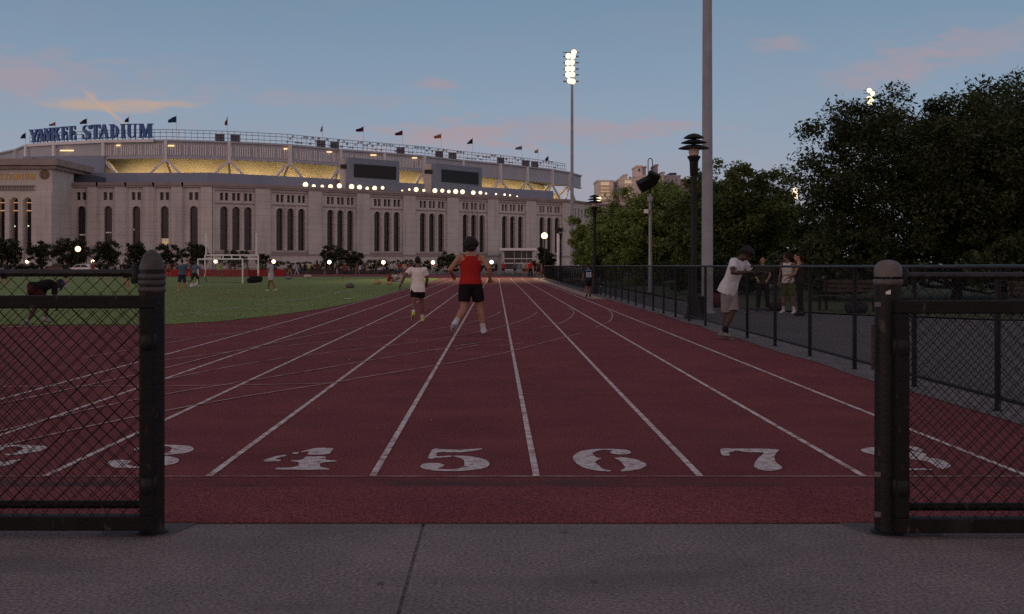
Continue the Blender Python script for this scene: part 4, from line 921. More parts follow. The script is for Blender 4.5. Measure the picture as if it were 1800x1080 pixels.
# street trees in front of the ballpark
for i, (px, Y, w, py, nb, lab) in enumerate([(14,196,52,419,90,'dense dark street tree at the photo edge before the gate columns'),(72,200,46,425,70,'dark street tree left of the bright street lamp'),(126,195,66,418,120,'wide dark street tree behind the bright street lamp'),
        (190,200,50,424,80,'dark street tree left of the pointed gate post'),(240,202,44,427,70,'dark street tree behind the pointed gate post'),(296,198,42,430,46,'thin dark street tree right of the pointed gate post'),
        (345,200,44,429,70,'dark street tree behind the left goal upright'),(412,204,52,440,60,'low dark street tree behind the goal crossbar'),(462,205,24,446,26,'small dark street tree behind the right goal upright'),
        (585,200,48,430,46,'sparse dark street tree, left of a pair beyond the open field'),(622,203,40,438,44,'sparse dark street tree, right of a pair beyond the open field'),(790,205,42,443,40,'small round street tree behind the red runner')]):
    H = 1.35+(466-py)*Y/F; W = w*Y/F
    tree('street_tree', lab, (px-CX)*Y/F, Y, H, W*1.05, .9, nb, 60, .19, LF, 50+i, group='street trees along the ballpark', cr=.27)
def hedge(pxa, pxb, Y, H, lab, seed):
    xa, xb = (pxa-CX)*Y/F, (pxb-CX)*Y/F; t = thing('hedge', lab, 'hedge', ((xa+xb)/2, Y, 0), group='clipped hedges along the street'); r = random.Random(seed)
    cl = [(r.uniform(xa, xb), Y+r.uniform(-.6, .6), r.uniform(.3, H-.25)*1.0, .42*r.uniform(.7, 1.3)) for _ in range(int((xb-xa)*9))]
    m = MB()
    for k in range(int((xb-xa)/1.2)): m.tube([(xa+.6+k*1.2, Y, 0), (xa+.6+k*1.2, Y, H*.7)], .04, 5)
    m.build('stems', MT['bark'], t); leaves('foliage', cl, 34, .16, LF, t, seed)
hedge(455, 640, 192, 2.2, 'dark clipped hedge behind the goal and the open field', 71); hedge(640, 760, 192, 2.3, 'dark clipped hedge behind the seated group', 72); hedge(760, 868, 190, 2.1, 'dark clipped hedge behind the red runner, ending at the entrance hall', 73); hedge(-60, 350, 178, 1.6, 'long dark clipped hedge behind the goal and the pointed gate post', 74)

# ------------------------------------------------------------------ lamps and poles
def park_lamp(x, y, lit, label, h=4.62, name='park_lamp', group='park lamp posts with stacked hoods'):
    t = thing(name, label, 'lamp post', (x, y, 0), group=group); s = h/4.62
    MB().lathe([(.24,0),(.24,.10),(.18,.16),(.15,.42),(.10,.55),(.085,.7),(.075,h-1.05)], (x,y,0), 14).build('pole', MT['blackgal'], t)
    MB().lathe([(.075,h-1.05),(.10,h-1.0),(.108,h-.72),(.125,h-.66),(.165,h-.60),(.165,h-.57),(.11,h-.55)], (x,y,0), 14).build('socket', MT['blackgal'], t)
    MB().lathe([(.11,h-.55),(.13,h-.48),(.13,h-.36),(.1,h-.30)], (x,y,0), 14).build('glass', MT['lamp'] if lit else MT['lampglass'], t)
    for r, z, k in ((.385,h-.38,.07),(.32,h-.24,.06)):
        MB().lathe([(r,z),(r,z+.015),(r*.5,z+k+.015),(r*.5,z+k)], (x,y,0), 22).build('hood', MT['blackgal'], t)
    MB().lathe([(.255,h-.12),(.255,h-.105),(.14,h-.03),(.03,h),(.01,h)], (x,y,0), 22).build('hood', MT['blackgal'], t)
    MB().lathe([(.05,h-.3),(.05,h-.08)], (x,y,0), 8).build('stem', MT['blackgal'], t)
    return t
park_lamp(4.92, 28.3, False, 'unlit black lamp post with stacked hoods beside the tall galvanised pole')
park_lamp((1045-CX)*53/F, 53, False, 'unlit black lamp post rising behind the walker in the numbered jersey')
park_lamp((985.5-CX)*98/F, 98, False, 'small unlit black lamp post near the far end of the fence')
t = thing('globe_lamp', 'lit globe lamp on a post at the far end of the track', 'lamp post', ((957-CX)*127/F, 127, 0)); x, y = t.location.x, 127
MB().lathe([(.16,0),(.12,.4),(.07,.6),(.06,4.25)], (x,y,0), 10).build('pole', MT['blackgal'], t); MB().ball((x,y,4.6), .36, n=16, m=12).build('globe', MT['lamp'], t); MB().lathe([(.06,4.2),(.16,4.25),(.16,4.31),(.06,4.33)], (x,y,0), 10).build('collar', MT['blackgal'], t)
for i, (px, py, Y, lab) in enumerate([(48,460,205,'lit globe lamp on a low post, first from the photo edge'),(163.5,460,205,'lit globe lamp on a low post just right of the bright street lamp'),(379,460,190,'lit globe lamp seen through the goal mouth'),
        (481,460,190,'lit globe lamp above the man in the white tunic'),(579,461,188,'lit globe lamp by the sparse pair of street trees'),(674,461.5,188,'lit globe lamp left of the white shirt runner'),(761,461.5,188,'lit globe lamp between the two runners'),(864,461,186,'lit globe lamp between the red runner and the entrance hall')]):
    x = (px-CX)*Y/F; z = Pz(py, Y); t = thing('plaza_lamp', lab, 'lamp', (x, Y, 0), group='lit globe lamps along the ballpark front')
    pl = bpy.data.lights.new('globe_light', 'POINT'); pl.energy = 160; pl.color = (1,.66,.34); pl.shadow_soft_size = .35; po = bpy.data.objects.new('globe_light', pl); COL.objects.link(po); po.parent = t; po.location = (0, -.75, z)
    MB().lathe([(.09,0),(.05,.3),(.05,z-.2)], (x,Y,0), 8).build('post', MT['blackgal'], t); MB().ball((x,Y,z), .33, n=14, m=10).build('globe', MT['lamp'], t)
Y = 186; x = (137-CX)*Y/F; z = Pz(438, Y); t = thing('street_lamp', 'tall lit street lamp before the wide dark street tree', 'lamp post', (x, Y, 0))
MB().lathe([(.12,0),(.07,.4),(.06,z-.2)], (x,Y,0), 8).build('pole', MT['blackgal'], t); MB().ball((x,Y,z), .46, n=14, m=10).build('globe', MT['lamp'], t)
def flood_pole(x, y, h, r0, lit, label, heads, rl, bolts=True, tap=.55):
    t = thing('floodlight_pole', label, 'floodlight', (x, y, 0), group='sports floodlight poles')
    MB().lathe([(r0*1.5,0),(r0*1.5,.05),(r0,.06),(r0*tap,h)], (x,y,0), 20).build('pole', MT['galv'], t)
    if bolts:
        m = MB()
        for k in range(int(h/.45)):
            z = .6+.45*k; rr_ = r0-(r0*.45)*z/h; m.cbox((x+rr_+.02, y, z), Vector((1,0,0)), Vector((0,1,0)), Vector((0,0,1)), .025, .012, .012)
        m.tube([(x+r0+.035, y, .5), (x+r0*.55+.03, y, h-.5)], .012, 5); m.build('cable_run', MT['galv'], t)
    m = MB()
    for z in sorted({round(hd[1], 2) for hd in heads}): m.box(x-1.2, x+.9, y-.32, y-.22, h+z-.06, h+z+.06)
    m.build('crossarm', MT['galv'], t)
    for hx, hz in heads:
        m = MB(); m.lathe([(.0,-.01),(rl*.6,0),(rl,.35),(rl,.42)], (0,0,0), 14)
        rot = Matrix.Rotation(R(78), 3, 'X')
        m.v = [tuple(rot @ Vector(v)*1.0+Vector((x+hx, y-.35, h+hz))) for v in m.v]; L_ = m.build('lamp_head', MT['galv'], t)
        m = MB(); m.ball((x+hx, y-.80, h+hz-.05), rl*1.05, rl*.45, rl*1.05, n=14, m=10); m.build('lamp_glass', MT['flood'] if lit else MT['lampglass'], L_)
    return t
flood_pole(5.94, 32, 27, .165, False, 'tall unlit galvanised floodlight pole beside the nearest park lamp', [(-.7,-.4),(.5,-.4),(-.7,-1.4),(.5,-1.4)], .3, False, .36)
FX = (1005.5-CX)*154/F; fp = flood_pole(FX, 154, Pz(94, 154)+.4, .27, True, 'tall lit floodlight pole at the far end of the track, against open sky', [(.2,-.35),(-.55,-.85),(.05,-.9),(-.6,-1.75),(-.05,-1.7),(-.62,-2.6),(-.02,-2.55),(-.6,-3.4),(.0,-3.35),(-.35,-4.2),(.05,-4.3)], .36, False)
flood_pole((1529-CX)*199/F, 199, Pz(160, 199), .25, True, 'lit floodlight showing at the top of the tallest tree', [(-.35,0),(.2,-.5),(-.4,-1.4),(.15,-1.5),(-.3,-2.2)], .42, False)
flood_pole((1396-CX)*240/F, 240, Pz(334, 240), .2, True, 'lowest lit floodlight, beside the left edge of the tallest tree', [(0,0),(-.3,-.8),(.3,-.8),(0,-1.6),(-.5,-1.7)], .5, False)
sp = bpy.data.lights.new('flood_beam', 'SPOT'); sp.energy = 110000; sp.spot_size = R(27); sp.spot_blend = 1.0; sp.color = (1, .78, .45); sp.shadow_soft_size = 1.0
o = bpy.data.objects.new('flood_beam', sp); COL.objects.link(o); o.parent = fp; o.location = (-.8, -2.2, Pz(94, 154)-1.5)
o.rotation_euler = (Vector((FX, 151, 28))-Vector((0, 108, 0))).to_track_quat('Z', 'Y').to_euler()
# galvanised pole with two black floods and a loop on top
Y = 57; x = (1143-CX)*Y/F; t = thing('camera_pole', 'thin galvanised pole carrying two tilted black flood boxes and a cable loop', 'pole', (x, Y, 0)); zt = Pz(330, Y)
MB().lathe([(.14,0),(.14,.04),(.10,.05),(.085,2.2),(.075,zt-.3)], (x,Y,0), 12).build('shaft', MT['galv'], t)
MB().lathe([(.14,zt-.7),(.15,zt-.62),(.15,zt-.5),(.1,zt-.45)], (x,Y,0), 10).build('collar', MT['galv'], t)
for dx, dz, ry, s in ((-.28,.16,-28,1.0),(.12,.50,24,.85)):
    m = MB(); rt = Matrix.Rotation(R(ry), 3, 'Y') @ Matrix.Rotation(R(20), 3, 'X')
    m.cbox((x+dx, Y-.25, zt+dz), rt @ Vector((1,0,0)), rt @ Vector((0,1,0)), rt @ Vector((0,0,1)), .36*s, .28*s, .27*s); o = m.build('flood_box', MT['black'], t); bv = o.modifiers.new('b', 'BEVEL'); bv.width = .05; bv.segments = 2
m = MB(); m.tube([(x,Y,zt-.4),(x,Y,zt+.75)], .05, 8); m.box(x-.35, x+.3, Y-.06, Y+.06, zt+.1, zt+.2); m.build('bracket', MT['black'], t)
m = MB(); zl = zt+.6; m.tube([(x-.10,Y,zl)]+[(x+.0+.11*math.cos(a), Y, zl+.72+.14*math.sin(a)) for a in np.linspace(math.pi, 0, 9)]+[(x+.12,Y,zl)], .022, 6); m.build('cable_loop', MT['black'], t)
m = MB(); m.cbox((x-.22, Y-.1, Pz(372, Y)), Vector((1,0,0)), Vector((0,1,0)), Vector((0,0,1)), .10, .12, .10); m.build('camera', MT['white'], t)
# white pole at the far end
Y = 120; x = (981-CX)*Y/F; t = thing('white_pole', 'short pale post with dark cap before the bright green trees', 'pole', (x, Y, 0)); MB().lathe([(.13,0),(.13,Pz(410,Y)-.0),(.12,Pz(410,Y))], (x,Y,0), 10).build('shaft', MT['white'], t); MB().lathe([(.2,Pz(410,Y)),(.24,Pz(409,Y)+.2),(.1,Pz(404,Y)+.2)], (x,Y,0), 10).build('cap', MT['black'], t)
# ------------------------------------------------------------------ goals
def goal_net(m, a, b, c, d, n, k, r):
    for i in range(n+1): f = i/n; m.tube([a.lerp(b, f), d.lerp(c, f)], r, 3, False, cap=False)
    for i in range(k+1): f = i/k; m.tube([a.lerp(d, f), b.lerp(c, f)], r, 3, False, cap=False)
A = P(348, 497, 87); B = P(426.5, 499.5, 82.5); A.z = B.z = 0; H = 1.78
t = thing('soccer_goal', 'small white soccer goal with net standing on the turf', 'goal', (A+B)/2); up = Vector((0,0,H)); bk = Vector((.15, 2.0, 0)); bt = Vector((.1, .9, 0))
for q in (A, B): MB().tube([q, q+up], .055, 8).build('goalpost', MT['white'], t)
MB().tube([A+up, B+up], .055, 8).build('crossbar', MT['white'], t)
m = MB(); 
for q in (A, B): m.tube([q+up, q+up+bt, q+bk, q], .028, 6)
m.tube([A+bk, B+bk], .03, 6); m.build('back_frame', MT['blackgal'], t)
m = MB(); goal_net(m, A+up+bt, B+up+bt, B+bk, A+bk, 30, 12, .006); goal_net(m, A+up, A+up+bt, A+bk, A, 6, 12, .006); goal_net(m, B+up, B+up+bt, B+bk, B, 6, 12, .006); m.build('net', mat('grey_net', (.25,.25,.25), (.2,.2,.2), 5, .9), t)
Y = 127; A = Vector(((360.5-CX)*Y/F, Y, 0)); B = Vector(((454-CX)*Y/F, Y, 0)); t = thing('football_goal', 'white football goalposts with double crossbar and two tall uprights', 'goal', (A+B)/2)
z1, z2, z3 = Pz(456, Y), Pz(449, Y), Pz(410, Y)
for q, e in ((A, .12), (B, -.22)):
    MB().tube([q, q+Vector((0,0,z2))], .09, 8).build('goalpost', MT['white'], t); MB().tube([q+Vector((e,0,z2)), q+Vector((e,0,z3))], .085, 8).build('upright', MT['white'], t)
for z in (z1, z2): MB().tube([A+Vector((0,0,z)), B+Vector((0,0,z))], .08, 8).build('crossbar', MT['white'], t)
m = MB(); [m.tube([A.lerp(B, f)+Vector((0,0,z1)), A.lerp(B, f)+Vector((0,0,z2))], .07, 6) for f in (.17,.34,.5,.66,.83)]; m.build('spacer', MT['white'], t)
m = MB(); goal_net(m, A+Vector((0,0,z1)), B+Vector((0,0,z1)), B+Vector((0,1.6,0)), A+Vector((0,1.6,0)), 36, 14, .007); m.build('net', mat('dark_net', (.1,.1,.1), (.08,.08,.08), 5, .9), t)
# red windscreen fence at the far side, dark low barrier beside it
def screen(pxa, pxb, Y, zt, m_, lab, name='windscreen_fence'):
    xa, xb = (pxa-CX)*Y/F, (pxb-CX)*Y/F; t = thing(name, lab, 'fence', ((xa+xb)/2, Y, 0)); n = int((xb-xa)/1.6); m = MB(); vs = []
    for i in range(n*3+1): x = xa+(xb-xa)*i/(n*3); vs += [(x, Y-.06-.03*math.sin(i*2.1), .06), (x, Y-.06-.03*math.sin(i*1.7+1), zt)]
    m.add(vs, [(2*i, 2*i+2, 2*i+3, 2*i+1) for i in range(n*3)]); m.build('screen', m_, t)
    for i in range(n+1): MB().tube([(xa+(xb-xa)*i/n, Y, 0), (xa+(xb-xa)*i/n, Y, zt+.12)], .03, 6).build('post', MT['blackgal'], t)
    MB().tube([(xa, Y, zt+.1), (xb, Y, zt+.1)], .025, 6).build('top_rail', MT['blackgal'], t)
screen(226, 503, 130, .82, mat('red_windscreen', (.36,.028,.03), (.22,.02,.025), .9, .9), 'red fabric windscreen on the low fence behind the goals')
screen(505, 700, 160, .62, mat('dark_windscreen', (.05,.04,.045), (.03,.025,.028), .9, .9), 'dark low fence continuing right of the red windscreen', 'low_fence')
# parked cars on the street behind the left gate
def car(px, Y, col, label, rz, tail=None):
    x = (px-CX)*Y/F; t = thing('parked_car', label, 'car', (x, Y, 0), 0, 'cars parked on the far street')
    prof = [(-2.1,.35),(-2.15,.75),(-1.95,.88),(-1.25,.95),(-.7,1.42),(.75,1.45),(1.4,.98),(2.05,.88),(2.15,.6),(2.1,.35)]
    m = MB(); m.prism(prof, lambda u, w, d: Vector((x+u, Y+d, w)), -.82, .82); m.build('body', mat('car_paint', col, tuple(v*.9 for v in col), 2, .3, spec=.6), t)
    for a in ([(-1.1,.98),(-.66,1.36),(-.02,1.38),(-.02,.98)], [(.06,.98),(.06,1.38),(.7,1.38),(1.2,1.0)]):
        m = MB(); m.prism(a, lambda u, w, d: Vector((x+u, Y+d, w)), -.835, .835); m.build('window', MT['glass'], t)
    for u in (-1.3, 1.3):
        for d in (-.78, .78):
            m = MB(); m.tube([(x+u, Y+d-.1, .33), (x+u, Y+d+.1, .33)], .33, 14, side=(1,0,0)); w = m.build('wheel', MT['black'], t)
            m = MB(); m.tube([(x+u, Y+d-.115, .33), (x+u, Y+d+.115, .33)], .19, 10, side=(1,0,0)); m.build('rim', MT['galv'], w)
    for s in (-.55, .55): m = MB(); m.box(x+2.1, x+2.17, Y+s-.2, Y+s+.2, .62, .76); m.build('tail_light', emit('tail_light', (1,.05,.03), .5 if tail else .02), t)
car(145, 172, (.75,.75,.76), 'white car on the street left of the pointed gate post', 0)
car(104, 172, (.10,.02,.02), 'dark red car on the street, left of the white car', 0, True)
# bin, benches and loose things
def lathe_thing(name, label, cat, x, y, parts, group=None):
    t = thing(name, label, cat, (x, y, 0), group=group)
    for nm, prof, m_ in parts: MB().lathe(prof, (x, y, 0), 18).build(nm, m_, t)
    return t
t = lathe_thing('litter_bin', 'squat black litter bin at the foot of the nearest park lamp', 'bin', 5.06, 28.75, [('drum', [(.18,0),(.21,.05),(.23,.5)], MT['black']), ('rim', [(.23,.5),(.25,.52),(.25,.56),(.21,.57)], MT['blackgal'])])
def bench(x, y, rz, label):
    t = thing('park_bench', label, 'bench', (x, y, 0), rz, 'park benches beyond the path')
    wood = mat('bench_slats', (.07,.05,.04), (.045,.032,.026), 6, .8)
    def loc(mb, nm, m_):
        me = mb.build(nm, m_); me.parent = t; return me
    m = MB(); [m.box(-.9, .9, -.25+.13*k, -.15+.13*k, .43, .46) for k in range(4)]; loc(m, 'seat', wood)
    m = MB(); [m.box(-.9, .9, .27+.02*k, .30+.02*k, .55+.13*k, .65+.13*k) for k in range(3)]; loc(m, 'backrest', wood)
    for s in (-.8, .8): m = MB(); m.box(s-.03, s+.03, -.25, -.19, 0, .43); m.box(s-.03, s+.03, .25, .31, 0, .9); m.box(s-.03, s+.03, -.19, .25, .38, .42); loc(m, 'leg', MT['black'])
bench(10.3, 33.2, R(-38), 'dark park bench beyond the path, nearest the people at the fence'); bench(14.5, 30.0, R(-18), 'dark park bench beyond the path, seen through the right gate mesh')
def bag(px, py, Y, s, col, label, name='sports_bag', cat='bag', z=0.0):
    x = (px-CX)*Y/F; t = thing(name, label, cat, (x, Y, 0)); c_ = cloth(col, 'bag_fabric')
    m = MB(); m.tube([(x-.30*s,Y,.15*s),(x-.26*s,Y,.16*s),(x,Y,.17*s),(x+.26*s,Y,.16*s),(x+.30*s,Y,.15*s)], [.08*s,.14*s,.16*s,.14*s,.08*s], 12, side=(0,1,0)); m.build('body', c_, t)
    m = MB(); m.tube([(x-.14*s,Y-.05,.29*s),(x-.10*s,Y,.40*s),(x+.10*s,Y,.40*s),(x+.14*s,Y-.05,.29*s)], .014*s, 6); m.build('strap', MT['black'], t)
    return t
bag(443, 0, 84, 1.25, (.02,.018,.02), 'black sports bag on the turf, left of a pair by the goal'); bag(450, 0, 87, 1.6, (.025,.02,.022), 'black sports bag on the turf, right of a pair by the goal')
bag(663, 0, 78, .9, (.45,.30,.18), 'tan bag lying on the turf nearest the runner in white'); bag(684, 0, 77, .7, (.5,.34,.16), 'orange tan bag on the turf edge, left of the white shirt runner'); bag(615, 0, 66, .8, (.12,.11,.14), 'small dark bag lying at the turf edge'); bag(541, 0, 115, 1.2, (.5,.4,.4), 'pale bag on the far turf right of the man in the white tunic')
bag(507, 0, 105, 1.0, (.2,.19,.26), 'violet grey bag lying on the far turf'); bag(1365-0, 0, 33.5, .8, (.05,.03,.035), 'dark bag on the path beside the woman in black'); bag(1255, 0, 36, 1.4, (.10,.03,.03), 'dark red bag heaped behind the fence by the tall pole'); bag(1505, 0, 31.5, 1.0, (.03,.03,.04), 'black bag on the bench beyond the path')
def ball(px, py, r, col, label):
    g = G(px, py); m = MB(); m.ball((g.x, g.y, r), r, n=14, m=10); o = m.build('ball', cloth(col, 'ball_skin')); 
    o.data.transform(Matrix.Translation((-g.x, -g.y, 0))); o.location = (g.x, g.y, 0); tag(o, label, 'ball', 'balls lying on the turf')
ball(337.5, 506.5, .13, (.62,.58,.62), 'white ball on the turf between the players by the goal'); ball(345, 504, .13, (.6,.56,.62), 'white ball on the turf nearest the goal post')
def paper(px, py, s, label, seed):
    g = G(px, py, .012); r = random.Random(seed); n = 5; vs = []
    for j in range(n+1):
        for i in range(n+1): vs.append(((i/n-.5)*s, (j/n-.5)*s*.6, .01+.05*s*r.random()))
    m = MB(); m.add(vs, [(j*(n+1)+i, j*(n+1)+i+1, (j+1)*(n+1)+i+1, (j+1)*(n+1)+i) for j in range(n) for i in range(n)]); o = m.build('litter_paper', cloth((.62,.56,.56), 'paper')); o.location = g
    sm_ = o.modifiers.new('s', 'SOLIDIFY'); sm_.thickness = .004; tag(o, label, 'litter', 'scraps of paper on the turf edge')
paper(588, 515.5, .5, 'white scrap of paper on the turf, upper of two', 1); paper(611.5, 526, .5, 'white scrap of paper on the turf edge, nearer of two', 2); paper(674, 503, .3, 'tiny white scrap of paper between the tan bags', 3)
# ------------------------------------------------------------------ people
def remesh(mb, vox, smooth=2):
    """fuse the lofted pieces of a figure into ONE continuous surface"""
    me = bpy.data.meshes.new('tmp'); me.from_pydata([tuple(v) for v in mb.v], [], mb.f); o = bpy.data.objects.new('tmp', me); COL.objects.link(o)
    r = o.modifiers.new('r', 'REMESH'); r.mode = 'VOXEL'; r.voxel_size = vox
    s = o.modifiers.new('s', 'SMOOTH'); s.factor = .5; s.iterations = smooth
    dg = bpy.context.evaluated_depsgraph_get(); m2 = bpy.data.meshes.new_from_object(o.evaluated_get(dg))
    bpy.data.objects.remove(o); bpy.data.meshes.remove(me)
    m2.polygons.foreach_set('use_smooth', [True]*len(m2.polygons)); return m2
def obj_mesh(name, me, m, parent):
    me.name = name; me.materials.clear(); me.materials.append(m); o = bpy.data.objects.new(name, me); COL.objects.link(o); o.parent = parent; return o
def person(label, x, y, heading, Hh, skin, pose, top=None, bottom=None, shoes=None, hair='short', vox=.012, group=None, sleeve=True, socks=None, shorts_len=.75, top_len=.0, hairc=None, cap=None, skirt=False, z=0.0, vest=False, top_name='shirt', bot_name='shorts', sit=False):
    """pose: lean, turn, legs [(flex, abd, knee)]*2 (R,L), arms [(flex, abd, elbow, inward)]*2, head (nod, yaw). Local +Y is the way the person faces"""
    s = Hh/1.75; t = thing('person', label, 'person', (x, y, z), heading, group)
    V = Vector; lean = R(pose.get('lean', 4)); side = R(pose.get('side', 0))
    rotT = Matrix.Rotation(-lean, 3, 'X') @ Matrix.Rotation(side, 3, 'Y'); tw = Matrix.Rotation(R(pose.get('twist', 0)), 3, 'Z')
    pel = V((0, 0, .95)); J = {'pel': pel}
    for k, (dx, dz) in {'waist': (0,.13), 'chest': (0,.34), 'neck': (0,.53)}.items(): J[k] = pel+rotT @ V((dx, 0, dz))
    J['shT'] = pel+rotT @ V((0, 0, .465))
    def hd(v): return J['neck']+rotT @ (Matrix.Rotation(R(pose.get('head', (0,0))[1]), 3, 'Z') @ Matrix.Rotation(-R(pose.get('head', (0,0))[0]), 3, 'X')) @ v
    legs = []
    for i, sg in enumerate((1, -1)):
        fl, ab, kn = pose['legs'][i][:3]; inn = pose['legs'][i][3] if len(pose['legs'][i]) > 3 else 0
        hip = pel+V((.088*sg, 0, -.04)); fl, ab, kn = R(fl), R(ab), R(kn)
        d1 = V((math.sin(ab)*sg, math.sin(fl)*math.cos(ab), -math.cos(fl)*math.cos(ab)))
        knee = hip+d1*.43; f2 = fl-kn; a2 = ab-R(inn); d2 = V((math.sin(a2)*sg, math.sin(f2)*math.cos(a2), -math.cos(f2)*math.cos(a2)))
        ank = knee+d2*.41; pt = pose.get('toe', (0, 0))[i]; f3 = f2+R(pt)
        fw = V((.12*sg, math.cos(f3), math.sin(f3))).normalized(); legs.append((hip, knee, ank, fw, d2))
    arms = []
    for i, sg in enumerate((1, -1)):
        fl, ab, el, inn = [R(q) for q in pose['arms'][i]]
        sh = J['shT']+rotT @ tw @ V((.185*sg, 0, 0))
        d1 = rotT @ V((math.sin(ab)*sg, math.sin(fl)*math.cos(ab), -math.cos(fl)*math.cos(ab)))
        elb = sh+d1*.285; f2 = fl+el; d2 = rotT @ V((-math.sin(inn)*sg+math.sin(ab)*sg*.4, math.sin(f2)*math.cos(inn), -math.cos(f2)*math.cos(inn))).normalized()
        arms.append((sh, elb, elb+d2*.25, d2, sg))
    low = min(min((l[2]-l[4]*0).z-.085, (l[2]+l[3]*.16).z-.035) for l in legs)
    if sit: low = pel.z-.11 if pose.get('ground') else min(low, low)
    dz = V((0, 0, -low)); 
    SX = V((1, 0, 0))
    b = MB(); fine = vox < .011; n = 14 if fine else 9
    X1 = rotT @ tw @ SX
    b.tube([pel+V((0,0,-.13)), pel+V((0,0,-.06)), pel+rotT @ V((0,0,.02)), J['waist'], J['waist']+rotT @ V((0,.0,.10)), J['chest'], J['shT']+rotT @ V((0,-.01,-.04)), J['shT']+rotT @ V((0,-.01,.03)), J['neck']], [(.10,.08),(.155,.11),(.158,.115),(.135,.095),(.145,.10),(.17,.115),(.185,.10),(.12,.075),(.055,.055)], n, side=X1)
    b.tube([J['neck']+rotT @ V((0,0,-.05)), hd(V((0,.01,.09)))], [.06,.054], n)
    hc = hd(V((0,.02,.155))); hr = rotT @ Matrix.Rotation(R(pose.get('head', (0,0))[1]), 3, 'Z') @ Matrix.Rotation(-R(pose.get('head', (0,0))[0]), 3, 'X')
    b.ball(hc+hr @ V((0,-.008,.02)), .076, .094, .098, 16, 12, hr); b.ball(hc+hr @ V((0,.022,-.055)), .058, .066, .062, 14, 10, hr)
    b.tube([hc+hr @ V((0,.085,.015)), hc+hr @ V((0,.112,-.022)), hc+hr @ V((0,.088,-.036))], [.009,.016,.010], 8)
    b.ball(hc+hr @ V((0,.083,-.064)), .026, .014, .010, 10, 6, hr)
    for sg in (1, -1): b.ball(hc+hr @ V((.079*sg,-.005,-.005)), .012, .022, .034, 10, 8, hr)
    for i, (hip, knee, ank, fw, d2) in enumerate(legs):
        b.tube([hip+V((0,0,.05)), hip.lerp(knee,.25), hip.lerp(knee,.7), knee, knee.lerp(ank,.28), knee.lerp(ank,.7), ank], [.085,.088,.066,.056,.060,.042,.036], n)
        b.tube([ank, ank-V((0,0,.02))-fw*.03+d2*.02, ank+d2*.05+fw*.06, ank+d2*.062+fw*.15], [.036,.038,.034,.026], n)
    for (sh, elb, wr, d2, sg) in arms:
        d1 = (elb-sh).normalized()
        b.tube([sh-rotT @ tw @ V((.06*sg,0,-.01)), sh, sh.lerp(elb,.35), elb, elb.lerp(wr,.3), wr], [.05,.058,.048,.040,.041,.027], n)
        # hand: palm, four bent fingers, thumb from the side of the palm
        ax = d2.cross(V((0,0,1))); ax = ax.normalized() if ax.length > .05 else V((1,0,0)); nr = ax.cross(d2).normalized(); curl = pose.get('curl', .8)
        palm = wr+d2*.045; b.tube([wr, wr+d2*.02, palm, wr+d2*.088], [(.026,.02),(.034,.019),(.04,.017),(.038,.014)], 10, side=ax)
        for k in range(4):
            o = wr+d2*.082+ax*(.028-.0187*k); L1 = (.030,.034,.032,.026)[k]; p = [o]; dd = d2.copy()
            for seg in range(3):
                dd = Matrix.Rotation(-.55*curl, 3, ax) @ dd; p.append(p[-1]+dd*L1*(1-.18*seg))
            b.tube(p, [.0095,.009,.0082,.007], 6)
        o = wr+d2*.03+ax*.030; b.tube([o, o+ax*.026+d2*.022, o+ax*.030+d2*.052-nr*.012], [.012,.0105,.008], 6)
    for k in range(len(b.v)): b.v[k] = tuple((V(b.v[k])+dz)*s)
    body = obj_mesh('body', remesh(b, vox*s, 1 if fine else 2), skin, t)
    def part(name, mb, m, vx=None, sm=3, parent=None):
        for k in range(len(mb.v)): mb.v[k] = tuple((V(mb.v[k])+dz)*s)
        return obj_mesh(name, remesh(mb, (vx or vox*1.1)*s, sm), m, parent or t)
    if hair:
        h = MB(); h.ball(hc+hr @ V((0,-.022,.034)), .084, .098, .098, 14, 10, hr)
        if hair == 'full': h.ball(hc+hr @ V((0,-.03,.03)), .10, .11, .115, 14, 10, hr); h.ball(hc+hr @ V((0,-.06,-.03)), .075, .06, .07, 12, 8, hr)
        if hair == 'big': h.ball(hc+hr @ V((0,-.03,.035)), .125, .13, .125, 14, 10, hr); h.ball(hc+hr @ V((0,-.07,-.03)), .10, .07, .085, 12, 8, hr); rr9 = random.Random(4); [h.ball(hc+hr @ (V((rr9.gauss(0,1), rr9.gauss(-.5,.7), rr9.gauss(.4,.8))).normalized()*.118+V((0,-.02,.03))), .03*rr9.uniform(.6,1.3), n=8, m=6) for _ in range(34)]
        if hair == 'short': h.ball(hc+hr @ V((0,-.05,-.01)), .068, .055, .06, 12, 8, hr)
        if hair == 'tail': h.tube([hc+hr @ V((0,-.09,.05)), hc+hr @ V((0,-.14,0)), hc+hr @ V((0,-.12,-.14))], [.035,.04,.015], 8)
        if hair == 'locs':
            for k in range(12):
                a = 2*math.pi*k/12; h.tube([hc+hr @ V((.06*math.cos(a),-.02+.07*math.sin(a),.10)), hc+hr @ V((.10*math.cos(a),-.03+.10*math.sin(a),.05)), hc+hr @ V((.105*math.cos(a),-.035+.10*math.sin(a) if math.sin(a) < .4 else .05,-.05 if math.sin(a) < .4 else .03))], [.03,.028,.016], 6)
        part('hair', h, MT['hair'] if not hairc else cloth(hairc, 'hair'), vox*.9, 1)
    if cap:
        h = MB(); h.ball(hc+hr @ V((0,-.006,.055)), .092, .108, .075, 14, 10, hr); h.tube([hc+hr @ V((0,.08,.05)), hc+hr @ V((0,.17,.035))], [(.07,.012),(.05,.009)], 10, side=hr @ SX); part('cap', h, cloth(cap), vox*.9, 1)
    e = MB()
    for sg in (1, -1): e.ball((hc+hr @ V((.031*sg,.078,.012))+dz)*s, .0115*s, n=8, m=6)
    em = e.build('eyes', MT['hair']); em.parent = t
